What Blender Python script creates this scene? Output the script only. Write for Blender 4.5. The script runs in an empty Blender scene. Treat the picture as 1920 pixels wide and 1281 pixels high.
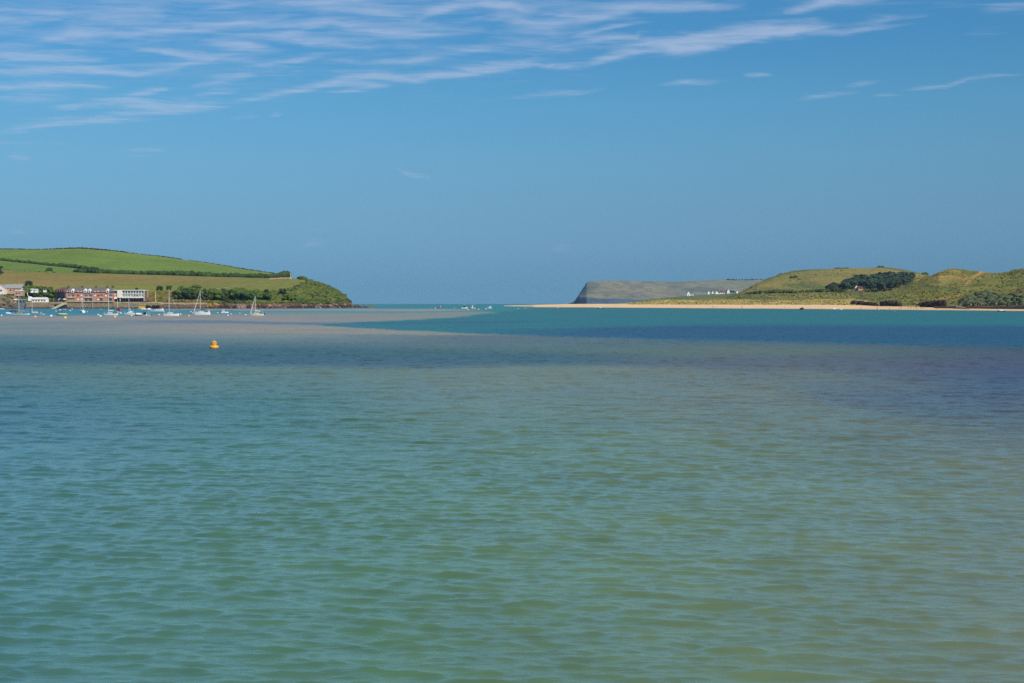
import bpy, bmesh, math, random
import numpy as np
from mathutils import Vector, Matrix

random.seed(7)
RNG = np.random.default_rng(11)
SC = bpy.context.scene
COL = SC.collection

# ------------------------------------------------------------------ camera
CAM_H = 4.5
FPX = 2667.0                       # focal length in pixels of a 1920 px wide picture
EYE = 568.5                        # eye level in that picture
PITCH = math.atan((640.5 - EYE) / FPX)
cam = bpy.data.objects.new('camera', bpy.data.cameras.new('camera'))
COL.objects.link(cam)
cam.location = (0, 0, CAM_H)
cam.rotation_euler = (math.pi / 2 - PITCH, 0, 0)
cam.data.sensor_width = 36.0
cam.data.lens = FPX / 1920 * 36.0
cam.data.clip_start = 0.5
cam.data.clip_end = 250000
SC.camera = cam

# ------------------------------------------------------------------ world, sun, exposure
SUN_DIR = Vector((0.62, -0.74, 0.80)).normalized()     # towards the sun
SUN_EL = math.asin(SUN_DIR.z)
SUN_AZ = math.atan2(SUN_DIR.x, SUN_DIR.y)
world = bpy.data.worlds.new('World')
SC.world = world
world.use_nodes = True
wn, wl = world.node_tree.nodes, world.node_tree.links
bg = wn['Background']
sky = wn.new('ShaderNodeTexSky')
sky.sky_type = 'NISHITA'
sky.sun_disc = False
sky.sun_elevation = SUN_EL
sky.sun_rotation = SUN_AZ
sky.air_density = 1.0
sky.dust_density = 0.3
sky.ozone_density = 2.0
wgeo = wn.new('ShaderNodeTexCoord')
wsep = wn.new('ShaderNodeSeparateXYZ')
wl.new(wgeo.outputs['Generated'], wsep.inputs[0])
wmax = wn.new('ShaderNodeMath'); wmax.operation = 'MAXIMUM'; wmax.inputs[1].default_value = 0.012
wl.new(wsep.outputs['Z'], wmax.inputs[0])
wcomb = wn.new('ShaderNodeCombineXYZ')
wl.new(wsep.outputs['X'], wcomb.inputs[0]); wl.new(wsep.outputs['Y'], wcomb.inputs[1]); wl.new(wmax.outputs[0], wcomb.inputs[2])
wl.new(wcomb.outputs[0], sky.inputs[0])
# deep blue marine air low down; overhead stops brightened so the water reflects more
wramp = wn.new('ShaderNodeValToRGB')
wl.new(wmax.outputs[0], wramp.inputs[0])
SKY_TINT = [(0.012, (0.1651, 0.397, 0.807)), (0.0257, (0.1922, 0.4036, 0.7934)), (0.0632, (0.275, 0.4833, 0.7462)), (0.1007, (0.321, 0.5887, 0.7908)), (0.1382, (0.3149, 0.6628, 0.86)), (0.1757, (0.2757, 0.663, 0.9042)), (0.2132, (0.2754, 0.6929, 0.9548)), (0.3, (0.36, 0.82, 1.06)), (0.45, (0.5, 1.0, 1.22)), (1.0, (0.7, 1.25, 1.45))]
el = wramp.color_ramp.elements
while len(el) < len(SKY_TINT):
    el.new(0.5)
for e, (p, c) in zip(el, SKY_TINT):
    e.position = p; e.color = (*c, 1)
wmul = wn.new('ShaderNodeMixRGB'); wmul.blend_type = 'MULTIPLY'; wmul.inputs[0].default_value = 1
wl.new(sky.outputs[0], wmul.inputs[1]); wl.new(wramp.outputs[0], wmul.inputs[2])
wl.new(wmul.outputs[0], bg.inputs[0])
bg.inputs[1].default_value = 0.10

sun = bpy.data.objects.new('sun', bpy.data.lights.new('sun', 'SUN'))
COL.objects.link(sun)
sun.data.energy = 4.2
sun.data.angle = math.radians(0.53)
sun.data.color = (1.0, 0.955, 0.89)
sun.rotation_euler = SUN_DIR.to_track_quat('Z', 'Y').to_euler()
sun.location = (200, -200, 400)

SC.view_settings.view_transform = 'Standard'
SC.view_settings.look = 'None'
SC.view_settings.exposure = 0.0
SC.view_settings.gamma = 1.0
SC.view_settings.use_curve_mapping = False
SC.render.engine = 'CYCLES'
SC.cycles.max_bounces = 6
SC.cycles.diffuse_bounces = 2
SC.cycles.glossy_bounces = 2
SC.cycles.transparent_max_bounces = 8
SC.cycles.volume_bounces = 0
SC.cycles.use_denoising = False
SC.cycles.caustics_reflective = False
SC.cycles.caustics_refractive = False

# ------------------------------------------------------------------ picking points in the place
CP, SP = math.cos(PITCH), math.sin(PITCH)

def P(u, v, D):
    """world point that lies D metres out and shows at photo position (u, v)"""
    a = (640.5 - v) / FPX
    ry = CP + a * SP
    return Vector(((u - 960) / FPX * D / ry, D, CAM_H + D * (a * CP - SP) / ry))

def Pn(u, v, D):
    a = (640.5 - v) / FPX
    ry = CP + a * SP
    return np.stack([(u - 960) / FPX * D / ry, D + 0 * u, CAM_H + D * (a * CP - SP) / ry], -1)

def G(u, v, z=0.0):
    """point at height z under photo position (u, v)"""
    a = (640.5 - v) / FPX
    rz, ry = a * CP - SP, CP + a * SP
    D = (z - CAM_H) / rz * ry
    return P(u, v, D)

def vz(z, D):
    """photo row of height z at distance D"""
    t = (z - CAM_H) / D              # = (a*CP-SP)/(CP+a*SP)
    a = (t * CP + SP) / (CP - t * SP)
    return 640.5 - a * FPX

def to_px(W):
    x, y, z = W[..., 0], W[..., 1], W[..., 2] - CAM_H
    fz = y * CP - z * SP
    up = y * SP + z * CP
    return 960 + FPX * x / fz, 640.5 - FPX * up / fz

# ------------------------------------------------------------------ numpy noise
def _hash(ix, iy, s):
    h = (ix.astype(np.int64) * 374761393 + iy.astype(np.int64) * 668265263 + s * 1442695041) & 0xffffffff
    h = ((h ^ (h >> 13)) * 1274126177) & 0xffffffff
    return ((h ^ (h >> 16)) & 0xffff) / 65535.0

def vnoise(x, y, s=0):
    ix, iy = np.floor(x), np.floor(y)
    fx, fy = x - ix, y - iy
    fx = fx * fx * (3 - 2 * fx); fy = fy * fy * (3 - 2 * fy)
    a = _hash(ix, iy, s); b = _hash(ix + 1, iy, s); c = _hash(ix, iy + 1, s); d = _hash(ix + 1, iy + 1, s)
    return (a + (b - a) * fx) * (1 - fy) + (c + (d - c) * fx) * fy

def fbm(x, y, oct=4, s=0):
    r = 0; a = 0.5; t = 0
    for k in range(oct):
        r = r + a * vnoise(x * 2 ** k, y * 2 ** k, s + k * 17); t += a; a *= 0.55
    return r / t

def lin(c):
    c = np.asarray(c, float) / 255.0
    return np.where(c <= 0.04045, c / 12.92, ((c + 0.055) / 1.055) ** 2.4)

def sstep(x, a, b):
    t = np.clip((x - a) / (b - a), 0, 1)
    return t * t * (3 - 2 * t)

def band(u, v, top, bot, soft=1.0, su=12.0):
    """1 between two polylines (photo coordinates), soft at the edges"""
    tu, tv = np.array(top).T; bu, bv = np.array(bot).T
    T = np.interp(u, tu, tv); B = np.interp(u, bu, bv)
    m = sstep(v, T - soft, T + soft) * (1 - sstep(v, B - soft, B + soft))
    lo, hi = max(tu[0], bu[0]), min(tu[-1], bu[-1])
    return m * sstep(u, lo - su, lo + su) * (1 - sstep(u, hi - su, hi + su))

def wisp(u, v, pts, w):
    """soft tapering streak along a polyline"""
    L = [0.0]
    for (x0, y0), (x1, y1) in zip(pts[:-1], pts[1:]): L.append(L[-1] + math.hypot(x1 - x0, y1 - y0))
    res = np.zeros(np.shape(u))
    ext = 0.18 * L[-1]
    pts = [(pts[0][0] - ext * .8, pts[0][1] + ext * .06)] + list(pts) + [(pts[-1][0] + ext * .8, pts[-1][1] - ext * .08)]
    L = [0.0]
    for (x0, y0), (x1, y1) in zip(pts[:-1], pts[1:]): L.append(L[-1] + math.hypot(x1 - x0, y1 - y0))
    for k, ((x0, y0), (x1, y1)) in enumerate(zip(pts[:-1], pts[1:])):
        dx, dy = x1 - x0, y1 - y0
        t = np.clip(((u - x0) * dx + (v - y0) * dy) / (dx * dx + dy * dy + 1e-9), 0, 1)
        d = np.hypot(u - x0 - t * dx, v - y0 - t * dy)
        s = (L[k] + t * (L[k+1] - L[k])) / L[-1]
        tap = np.clip(np.sin(np.clip(s, 0, 1) * math.pi), 0, 1) ** 0.55
        ww = w * (0.25 + 0.75 * tap)
        below = (v > y0 + t * dy)
        ww = np.where(below, ww * 0.75, ww * 1.25)       # sharper lower edge
        res = np.maximum(res, np.exp(-(d / ww) ** 2) * tap)
    return res

def stroke(u, v, pts, w):
    """falloff 1..0 around a polyline of half width w (px)"""
    best = np.full(np.shape(u), 1e9)
    for (x0, y0), (x1, y1) in zip(pts[:-1], pts[1:]):
        dx, dy = x1 - x0, y1 - y0
        t = np.clip(((u - x0) * dx + (v - y0) * dy) / (dx * dx + dy * dy + 1e-9), 0, 1)
        best = np.minimum(best, np.hypot(u - x0 - t * dx, v - y0 - t * dy))
    return 1 - sstep(best, w * 0.4, w * 1.3)

# ------------------------------------------------------------------ object helpers
def props(o, label=None, cat=None, group=None, kind=None):
    if label: o['label'] = label
    if cat: o['category'] = cat
    if group: o['group'] = group
    if kind: o['kind'] = kind
    return o

def mesh_obj(name, V, Fc, mat, parent=None, cols=None, smooth=False, loc=None, **kw):
    me = bpy.data.meshes.new(name)
    if isinstance(V, np.ndarray) and isinstance(Fc, np.ndarray):
        nv, nf, k = len(V), len(Fc), Fc.shape[1]
        me.vertices.add(nv); me.vertices.foreach_set('co', V.astype(np.float32).ravel())
        me.loops.add(nf * k); me.loops.foreach_set('vertex_index', Fc.astype(np.int32).ravel())
        me.polygons.add(nf)
        me.polygons.foreach_set('loop_start', np.arange(0, nf * k, k, dtype=np.int32))
        me.update(calc_edges=True)
    else:
        me.from_pydata([tuple(v) for v in V], [], [tuple(int(i) for i in f) for f in Fc])
    if smooth:
        me.polygons.foreach_set('use_smooth', np.ones(len(me.polygons), dtype=bool))
    if cols is not None:
        at = me.color_attributes.new('Col', 'FLOAT_COLOR', 'POINT')
        c = np.ones((len(V), 4), np.float32); c[:, :3] = cols
        at.data.foreach_set('color', c.ravel())
    for m in (mat if isinstance(mat, (list, tuple)) else [mat]):
        me.materials.append(m)
    o = bpy.data.objects.new(name, me)
    COL.objects.link(o)
    if parent: o.parent = parent
    if loc is not None: o.location = loc
    props(o, **kw)
    return o

def thing(name, label, cat, loc=(0, 0, 0), rot=0.0, group=None):
    o = bpy.data.objects.new(name, None)
    COL.objects.link(o)
    o.empty_display_size = 0.3
    o.location = loc; o.rotation_euler = (0, 0, rot)
    return props(o, label, cat, group)

def dup(root, loc, rot=0.0, scale=None, label=None, group=None):
    def cp(o, par):
        c = o.copy(); COL.objects.link(c); c.parent = par
        for ch in o.children: cp(ch, c)
        return c
    r = cp(root, None)
    r.location = loc; r.rotation_euler = (0, 0, rot)
    if scale is not None: r.scale = scale if hasattr(scale, '__len__') else (scale,) * 3
    if label: r['label'] = label
    if group: r['group'] = group
    return r

class MB:
    """collects simple solids into one mesh"""
    def __init__(s): s.V = []; s.F = []
    def add(s, V, Fc):
        n = len(s.V); s.V += [tuple(v) for v in V]; s.F += [tuple(i + n for i in f) for f in Fc]; return s
    def box(s, x0, x1, y0, y1, z0, z1):
        return s.add([(x0,y0,z0),(x1,y0,z0),(x1,y1,z0),(x0,y1,z0),(x0,y0,z1),(x1,y0,z1),(x1,y1,z1),(x0,y1,z1)],
                     [(0,3,2,1),(4,5,6,7),(0,1,5,4),(1,2,6,5),(2,3,7,6),(3,0,4,7)])
    def tube(s, a, b, r0, r1=None, n=6):
        a, b = Vector(a), Vector(b); r1 = r0 if r1 is None else r1
        d = (b - a).normalized(); q = d.orthogonal().normalized(); w = d.cross(q)
        V = [a + (q * math.cos(t) + w * math.sin(t)) * r0 for t in [2*math.pi*k/n for k in range(n)]]
        V += [b + (q * math.cos(t) + w * math.sin(t)) * r1 for t in [2*math.pi*k/n for k in range(n)]]
        return s.add(V, [(k, (k+1) % n, n + (k+1) % n, n + k) for k in range(n)] + [tuple(range(n))[::-1], tuple(range(n, 2*n))])
    def lathe(s, prof, n=12, c=(0, 0, 0)):
        V = []; Fc = []
        for r, z in prof:
            for k in range(n):
                t = 2*math.pi*k/n; V.append((c[0] + r*math.cos(t), c[1] + r*math.sin(t), c[2] + z))
        for j in range(len(prof) - 1):
            for k in range(n):
                Fc.append((j*n+k, j*n+(k+1) % n, (j+1)*n+(k+1) % n, (j+1)*n+k))
        Fc.append(tuple(range(n))[::-1]); Fc.append(tuple(range((len(prof)-1)*n, len(prof)*n)))
        return s.add(V, Fc)
    def ball(s, c, r, n=10, m=6, sq=1.0):
        prof = [(max(r*math.sin(math.pi*j/m), 0.002), -r*sq*math.cos(math.pi*j/m)) for j in range(m+1)]
        return s.lathe(prof, n, c)
    def prism(s, poly, y0, y1):
        """polygon in x,z pushed from y0 to y1"""
        n = len(poly)
        V = [(x, y0, z) for x, z in poly] + [(x, y1, z) for x, z in poly]
        return s.add(V, [tuple(range(n)), tuple(range(n, 2*n))[::-1]] + [(k, n+k, n+(k+1) % n, (k+1) % n) for k in range(n)])
    def prismx(s, poly, x0, x1):
        n = len(poly)
        V = [(x0, y, z) for y, z in poly] + [(x1, y, z) for y, z in poly]
        return s.add(V, [tuple(range(n)), tuple(range(n, 2*n))[::-1]] + [(k, n+k, n+(k+1) % n, (k+1) % n) for k in range(n)])
    def build(s, name, mat, parent=None, smooth=False, loc=None, fix=True, **kw):
        o = mesh_obj(name, s.V, s.F, mat, parent, smooth=smooth, loc=loc, **kw)
        if fix:
            bm = bmesh.new(); bm.from_mesh(o.data); bmesh.ops.recalc_face_normals(bm, faces=bm.faces); bm.to_mesh(o.data); bm.free()
        return o

# ------------------------------------------------------------------ materials
def mat(name, col, rough=0.7, nscale=0.0, namt=0.0, bump=0.0, spec=0.3, metal=0.0, col2=None):
    m = bpy.data.materials.new(name); m.use_nodes = True
    n, l = m.node_tree.nodes, m.node_tree.links
    b = n['Principled BSDF']
    b.inputs['Base Color'].default_value = (*col, 1)
    b.inputs['Roughness'].default_value = rough
    b.inputs['Metallic'].default_value = metal
    b.inputs['Specular IOR Level'].default_value = spec
    if nscale:
        tc = n.new('ShaderNodeTexCoord'); nz = n.new('ShaderNodeTexNoise')
        nz.inputs['Scale'].default_value = nscale; nz.inputs['Detail'].default_value = 5
        l.new(tc.outputs['Object'], nz.inputs['Vector'])
        r = n.new('ShaderNodeValToRGB')
        c2 = col2 if col2 else tuple(min(1, c * (1 + namt)) for c in col)
        c1 = tuple(c * (1 - namt) for c in col)
        r.color_ramp.elements[0].position = 0.35; r.color_ramp.elements[0].color = (*c1, 1)
        r.color_ramp.elements[1].position = 0.65; r.color_ramp.elements[1].color = (*c2, 1)
        l.new(nz.outputs['Fac'], r.inputs[0]); l.new(r.outputs[0], b.inputs['Base Color'])
        if bump:
            bp = n.new('ShaderNodeBump'); bp.inputs['Strength'].default_value = 1; bp.inputs['Distance'].default_value = bump
            l.new(nz.outputs['Fac'], bp.inputs['Height']); l.new(bp.outputs[0], b.inputs['Normal'])
    return m

def mat_vc(name, rough=0.9, n1=0.02, n2=0.25, a1=0.2, a2=0.3, bump=0.6, stretch=(1, 1, 1)):
    """vertex colours broken up by two sizes of noise"""
    m = bpy.data.materials.new(name); m.use_nodes = True
    n, l = m.node_tree.nodes, m.node_tree.links
    b = n['Principled BSDF']; b.inputs['Roughness'].default_value = rough; b.inputs['Specular IOR Level'].default_value = 0.15
    at = n.new('ShaderNodeVertexColor'); at.layer_name = 'Col'
    tc = n.new('ShaderNodeTexCoord'); mp = n.new('ShaderNodeMapping'); mp.inputs['Scale'].default_value = stretch
    l.new(tc.outputs['Object'], mp.inputs[0])
    last = at.outputs['Color']
    for sc_, am in ((n1, a1), (n2, a2)):
        nz = n.new('ShaderNodeTexNoise'); nz.inputs['Scale'].default_value = sc_; nz.inputs['Detail'].default_value = 6
        nz.inputs['Roughness'].default_value = 0.65
        l.new(mp.outputs[0], nz.inputs['Vector'])
        mr = n.new('ShaderNodeMapRange'); mr.inputs['From Min'].default_value = 0.3; mr.inputs['From Max'].default_value = 0.7
        mr.inputs['To Min'].default_value = 1 - am; mr.inputs['To Max'].default_value = 1 + am
        l.new(nz.outputs['Fac'], mr.inputs['Value'])
        mx = n.new('ShaderNodeVectorMath'); mx.operation = 'SCALE'
        l.new(last, mx.inputs[0]); l.new(mr.outputs[0], mx.inputs['Scale']); last = mx.outputs[0]
    l.new(last, b.inputs['Base Color'])
    bp = n.new('ShaderNodeBump'); bp.inputs['Strength'].default_value = 1; bp.inputs['Distance'].default_value = bump
    l.new(nz.outputs['Fac'], bp.inputs['Height']); l.new(bp.outputs[0], b.inputs['Normal'])
    return m

# ------------------------------------------------------------------ water
# colours the water shows (sediment, sand bars, weed and depth), as seen at places u, v
WU = [0, 480, 960, 1440, 1920]
WT = {
 569: [(50,125,145)]*5,
 577: [(50,125,150),(50,128,150),(45,128,145),(38,122,140),(38,122,140)],
 583: [(45,125,155),(60,130,150),(45,130,142),(38,120,135),(40,122,138)],
 590: [(60,130,155),(100,135,150),(45,125,140),(38,120,135),(40,122,135)],
 597: [(120,130,142),(125,135,145),(45,125,140),(35,115,132),(38,120,135)],
 610: [(108,130,140),(125,135,145),(60,118,138),(45,112,130),(45,115,130)],
 622: [(115,132,140),(130,138,140),(80,125,138),(60,105,130),(50,100,130)],
 632: [(90,122,138),(110,132,142),(95,117,135),(85,112,130),(60,100,128)],
 645: [(72,115,130),(85,118,132),(85,115,130),(82,110,128),(60,95,125)],
 660: [(65,110,125),(68,110,128),(85,118,128),(92,117,121),(76,101,122)],
 675: [(61,104,123),(61,104,123),(82,114,124),(92,113,119),(77,98,119)],
 690: [(82,121,132),(90,126,129),(106,131,117),(101,122,113),(77,101,118)],
 720: [(76,123,141),(88,129,131),(107,134,117),(108,131,112),(78,108,119)],
 760: [(66,120,143),(74,126,138),(102,133,119),(110,133,114),(92,116,117)],
 800: [(66,122,147),(74,127,139),(97,131,127),(108,131,117),(101,121,116)],
 900: [(74,130,150),(80,132,142),(91,130,134),(102,128,125),(108,120,118)],
 1050: [(78,134,152),(84,134,142),(88,132,136),(98,129,127),(100,122,120)],
 1281: [(82,138,152),(86,136,142),(88,136,138),(92,132,132),(90,127,126)],
}
# light that the surface mirrors, and how bright white water would be, along v (measured)
CAL_V = [572, 576, 582, 590, 600, 615, 640, 670, 700, 750, 800, 900, 1000, 1100, 1281]
CAL_R = np.array([[0.048, 0.1252, 0.2253], [0.0446, 0.1189, 0.2151], [0.0412, 0.1125, 0.205], [0.0393, 0.1088, 0.1991], [0.0372, 0.1046, 0.1924], [0.0352, 0.1001, 0.1852], [0.0318, 0.0933, 0.1754], [0.0346, 0.1044, 0.1948], [0.0394, 0.1183, 0.2166], [0.0422, 0.125, 0.2254], [0.0358, 0.1095, 0.2026], [0.0259, 0.0819, 0.1568], [0.0228, 0.0715, 0.1371], [0.0193, 0.0618, 0.12], [0.0148, 0.0474, 0.0932]])
CAL_L = np.array([[0.298, 0.333, 0.391], [0.319, 0.357, 0.419], [0.346, 0.388, 0.456], [0.366, 0.409, 0.479], [0.39, 0.437, 0.513], [0.411, 0.46, 0.539], [0.441, 0.493, 0.577], [0.48, 0.538, 0.631], [0.507, 0.568, 0.666], [0.546, 0.612, 0.717], [0.619, 0.693, 0.812], [0.707, 0.791, 0.926], [0.739, 0.826, 0.966], [0.762, 0.851, 0.996], [0.793, 0.886, 1.037]])
WATER_TEST = None

def water_target(u, v):
    vs = sorted(WT)
    tab = lin(np.array([WT[k] for k in vs]))          # rows, 5, 3
    out = np.zeros(u.shape + (3,))
    uc = np.clip(u, 0, 1919.9); ku = np.clip((uc / 480).astype(int), 0, 3); fu = uc / 480 - ku
    fu = fu * fu * (3 - 2 * fu)
    kv = np.clip(np.searchsorted(vs, v, side='right') - 1, 0, len(vs) - 2)
    va = np.array(vs, float); fv = np.clip((v - va[kv]) / (va[kv+1] - va[kv]), 0, 1)
    for c in range(3):
        t = tab[:, :, c]
        a = t[kv, ku] * (1-fu) + t[kv, ku+1] * fu
        b = t[kv+1, ku] * (1-fu) + t[kv+1, ku+1] * fu
        out[..., c] = a * (1-fv) + b * fv
    def over(m, T, k=1.0):
        nonlocal out
        m = (m * k)[..., None]; out = out * (1 - m) + lin(T) * m
    turq_t = [(600,609.5),(700,603),(830,596.5),(900,590),(950,583),(1000,578),(1100,576),(2400,578)]
    turq_b = [(600,610.5),(700,618),(800,624.5),(960,630),(1400,641),(1920,648),(2400,656)]
    over(band(u, v, turq_t, turq_b, 0.9, 8), (36,117,136))
    over(band(u, v, [(960,616),(1300,609),(1920,612),(2400,615)], turq_b, 5.0, 200), (26,92,132), 0.8)
    over(band(u, v, [(560,606.5),(700,604),(1000,600)], [(560,608.5),(700,609),(1000,606)], 1.2, 60), (34,104,134), 0.6)
    over(band(u, v, [(300,578),(880,579.3)], [(300,581.5),(560,583),(760,584),(900,583.5)], 0.7, 60), (138,143,153), 0.85)
    over(band(u, v, [(480,584),(900,584)], [(480,588),(900,588)], 1.5, 60), (105,142,145), 0.6)
    over(band(u, v, [(-300,593),(300,592),(470,590),(560,588.5),(700,588),(920,584.5)],
              [(-300,600),(500,605),(600,607),(700,602),(830,595.5),(920,588)], 1.6, 30), (135,139,142), 0.75)
    over(band(u, v, [(240,601.5),(420,600.5),(520,604),(700,607)], [(240,604),(420,606),(520,608.5),(700,610)], 1.0, 60), (82,114,146), 0.7)
    over(band(u, v, [(300,609),(500,609.5),(620,611.5),(740,618.5),(900,626),(960,629)],
              [(300,616),(500,623),(700,628),(900,630),(960,631)], 1.8, 150), (140,142,140), 0.75)
    over(band(u, v, [(1000,672),(1350,671),(1920,668)], [(1000,680),(1350,692),(1920,700)], 8, 260), (80,100,120), 0.45)
    over(band(u, v, [(-200,652),(300,648),(800,656),(1150,664)], [(-200,672),(300,684),(800,689),(1150,684)], 8, 160), (58,100,121), 0.75)
    over(band(u, v, [(1500,720),(1750,735),(1950,700)], [(1500,745),(1750,790),(1950,815)], 14, 80), (74,104,128), 0.45)
    out *= (1 - 0.12 * sstep(v, 660, 720))[..., None]
    return out

GRAIN = 0.16
def build_water():
    # polar sheet round the viewer's place: fine where the water is near, out to the sea horizon
    th_in = np.linspace(-math.radians(25.5), math.radians(25.5), 760)
    th_out = np.linspace(math.radians(26.5), math.radians(360 - 26.5), 90)
    th = np.concatenate([th_in, th_out])
    r = [5.0]
    while r[-1] < 7200:
        d = r[-1]
        dv = 12000 / d                       # rows of the picture below eye level
        step = d * d / 12000 * (0.66 if dv > 120 else 0.60)
        if d < 40: step = min(step, 0.038 + d * 0.0009)
        r.append(d + max(step, 0.05) if dv > 3 else d + 500)
    r = np.array(r)
    R, T = np.meshgrid(r, th, indexing='ij')
    X, Y = R * np.sin(T), R * np.cos(T)
    nr, nt = R.shape
    # wind chop: many small trains running towards the beach we stand on
    dR = np.gradient(r)[:, None] + 0 * R
    Z = np.zeros_like(X); DX = np.zeros_like(X); DY = np.zeros_like(X)
    rg = np.random.default_rng(3)
    N = 84
    near = r < 420
    k_near = near.sum()
    x, y = X[:k_near], Y[:k_near]; dr = dR[:k_near]
    gust = 0.72 + 0.56 * fbm(x * 0.12 + 5, y * 0.05, 3, 5)
    amp_t = 0
    for i in range(N):
        lam = 0.11 * (1.5 / 0.11) ** ((i + rg.random()) / N)
        ang = math.radians(-15) + rg.normal() * math.radians(13 if lam > 0.36 else 22)
        kx, ky = math.sin(ang), -math.cos(ang)
        k = 2 * math.pi / lam
        slope = 0.042 * math.exp(-((math.log(lam / 0.40)) / 0.85) ** 2)
        a = slope / k
        ph = rg.random() * 6.283
        fade = np.clip((lam / (dr * 2.0) - 0.8) / 1.2, 0, 1)
        arg = k * (kx * x + ky * y) + ph
        s_, c_ = np.sin(arg), np.cos(arg)
        A = a * fade * gust
        Z[:k_near] += A * c_
        DX[:k_near] -= A * 0.8 * kx * s_
        DY[:k_near] -= A * 0.8 * ky * s_
    for i in range(34):                       # low longer undulation of the open reach
        lam = 0.8 * (4.5 / 0.8) ** ((i + rg.random()) / 34)
        ang = math.radians(-10) + rg.normal() * math.radians(22)
        kx, ky = math.sin(ang), -math.cos(ang); k = 2 * math.pi / lam
        ph = rg.random() * 6.283
        fade = np.clip((lam / (dr * 2.0) - 0.45) / 0.9, 0, 1) * sstep(R[:k_near], 22, 60)
        Z[:k_near] += 0.014 / k * fade * gust * np.cos(k * (kx * x + ky * y) + ph)
    ridx = np.arange(nr)[:, None] + 0 * R
    xx = X / (0.25 + R * 0.0026)
    gr = (vnoise(xx + 7, ridx / 1.15, 91) - 0.5) + 0.6 * (vnoise(xx * 2.3, ridx / 1.05, 92) - 0.5)
    gpatch = 0.35 + 1.1 * fbm(X / (8 + R * .05), Y / (20 + R * .25), 3, 93)
    Z += gr * gpatch * np.minimum(GRAIN * dR, 0.20) * sstep(R, 20, 60) * (1 - sstep(R, 900, 1600))
    inside = (np.abs(((T + math.pi) % (2*math.pi)) - math.pi) < math.radians(25.6))
    w = inside * sstep(R, 5, 6)
    Z *= w; DX *= w; DY *= w
    u = 960 + FPX * X / np.maximum(Y, 1e-3) / (CP)      # place on a flat sheet
    W0 = np.stack([X, Y, 0 * X], -1)
    front = Y > 1
    uu, vv = to_px(np.where(front[..., None], W0, np.array([0, 6.0, 0])))
    uu = np.clip(uu, -900, 2800); vv = np.clip(vv, 569, 1600)
    # wander the patch edges a little
    n1 = fbm(X / 60 + 9, Y / 60, 4, 2) - 0.5
    n2 = fbm(X / 9, Y / 14, 4, 21) - 0.5
    dvv = 12000 / np.maximum(R, 10)
    v2 = vv + np.clip(n1 * 0.10 * dvv, -8, 8) + np.clip(n2 * 0.05 * dvv, -10, 10)
    u2 = uu + n1 * 60
    Tg = water_target(u2, np.maximum(v2, 569))
    if WATER_TEST is None:
        cR = np.stack([np.interp(vv, CAL_V, CAL_R[:, c]) for c in range(3)], -1)
        cL = np.stack([np.interp(vv, CAL_V, CAL_L[:, c]) for c in range(3)], -1)
        alb = np.clip((Tg - cR) / cL, 0.004, 0.6)
        # over the near sand flats the body colour is that of the wave fronts
        uc = np.clip(uu, 0, 1920)
        body = np.stack([np.interp(uc, [0, 700, 1300, 1920], lin(np.array(q))) for q in zip((72,110,92), (84,114,76), (98,114,74), (106,112,78))], -1) / 0.97
        body *= (0.9 + 0.2 * fbm(X / 25 + 3, Y / 25, 3, 77))[..., None]
        k_ = sstep(vv, 700, 960)[..., None]
        alb = alb * (1 - k_) + body * k_
    else:
        alb = np.full(Tg.shape, WATER_TEST)
    V = np.stack([X + DX, Y + DY, Z], -1).reshape(-1, 3)
    a = np.arange(nr - 1)[:, None] * nt; b = np.arange(nt)[None, :]; b2 = (b + 1) % nt
    Fq = np.stack([a + b, a + nt + b, a + nt + b2, a + b2], -1).reshape(-1, 4)
    Fq = Fq[:, ::-1]
    # middle disc as quads collapsed to the centre ring is not needed: it lies under the viewer
    o = mesh_obj('water', V, Fq, MAT_WATER, cols=alb.reshape(-1, 3), smooth=True)
    # normals up?
    o['kind'] = 'structure'
    rough = np.clip(0.05 + 0.29 * sstep(np.log10(R), 1.5, 2.3), 0, 1)
    at = o.data.attributes.new('rough', 'FLOAT', 'POINT'); at.data.foreach_set('value', rough.astype(np.float32).ravel())
    return o

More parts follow.
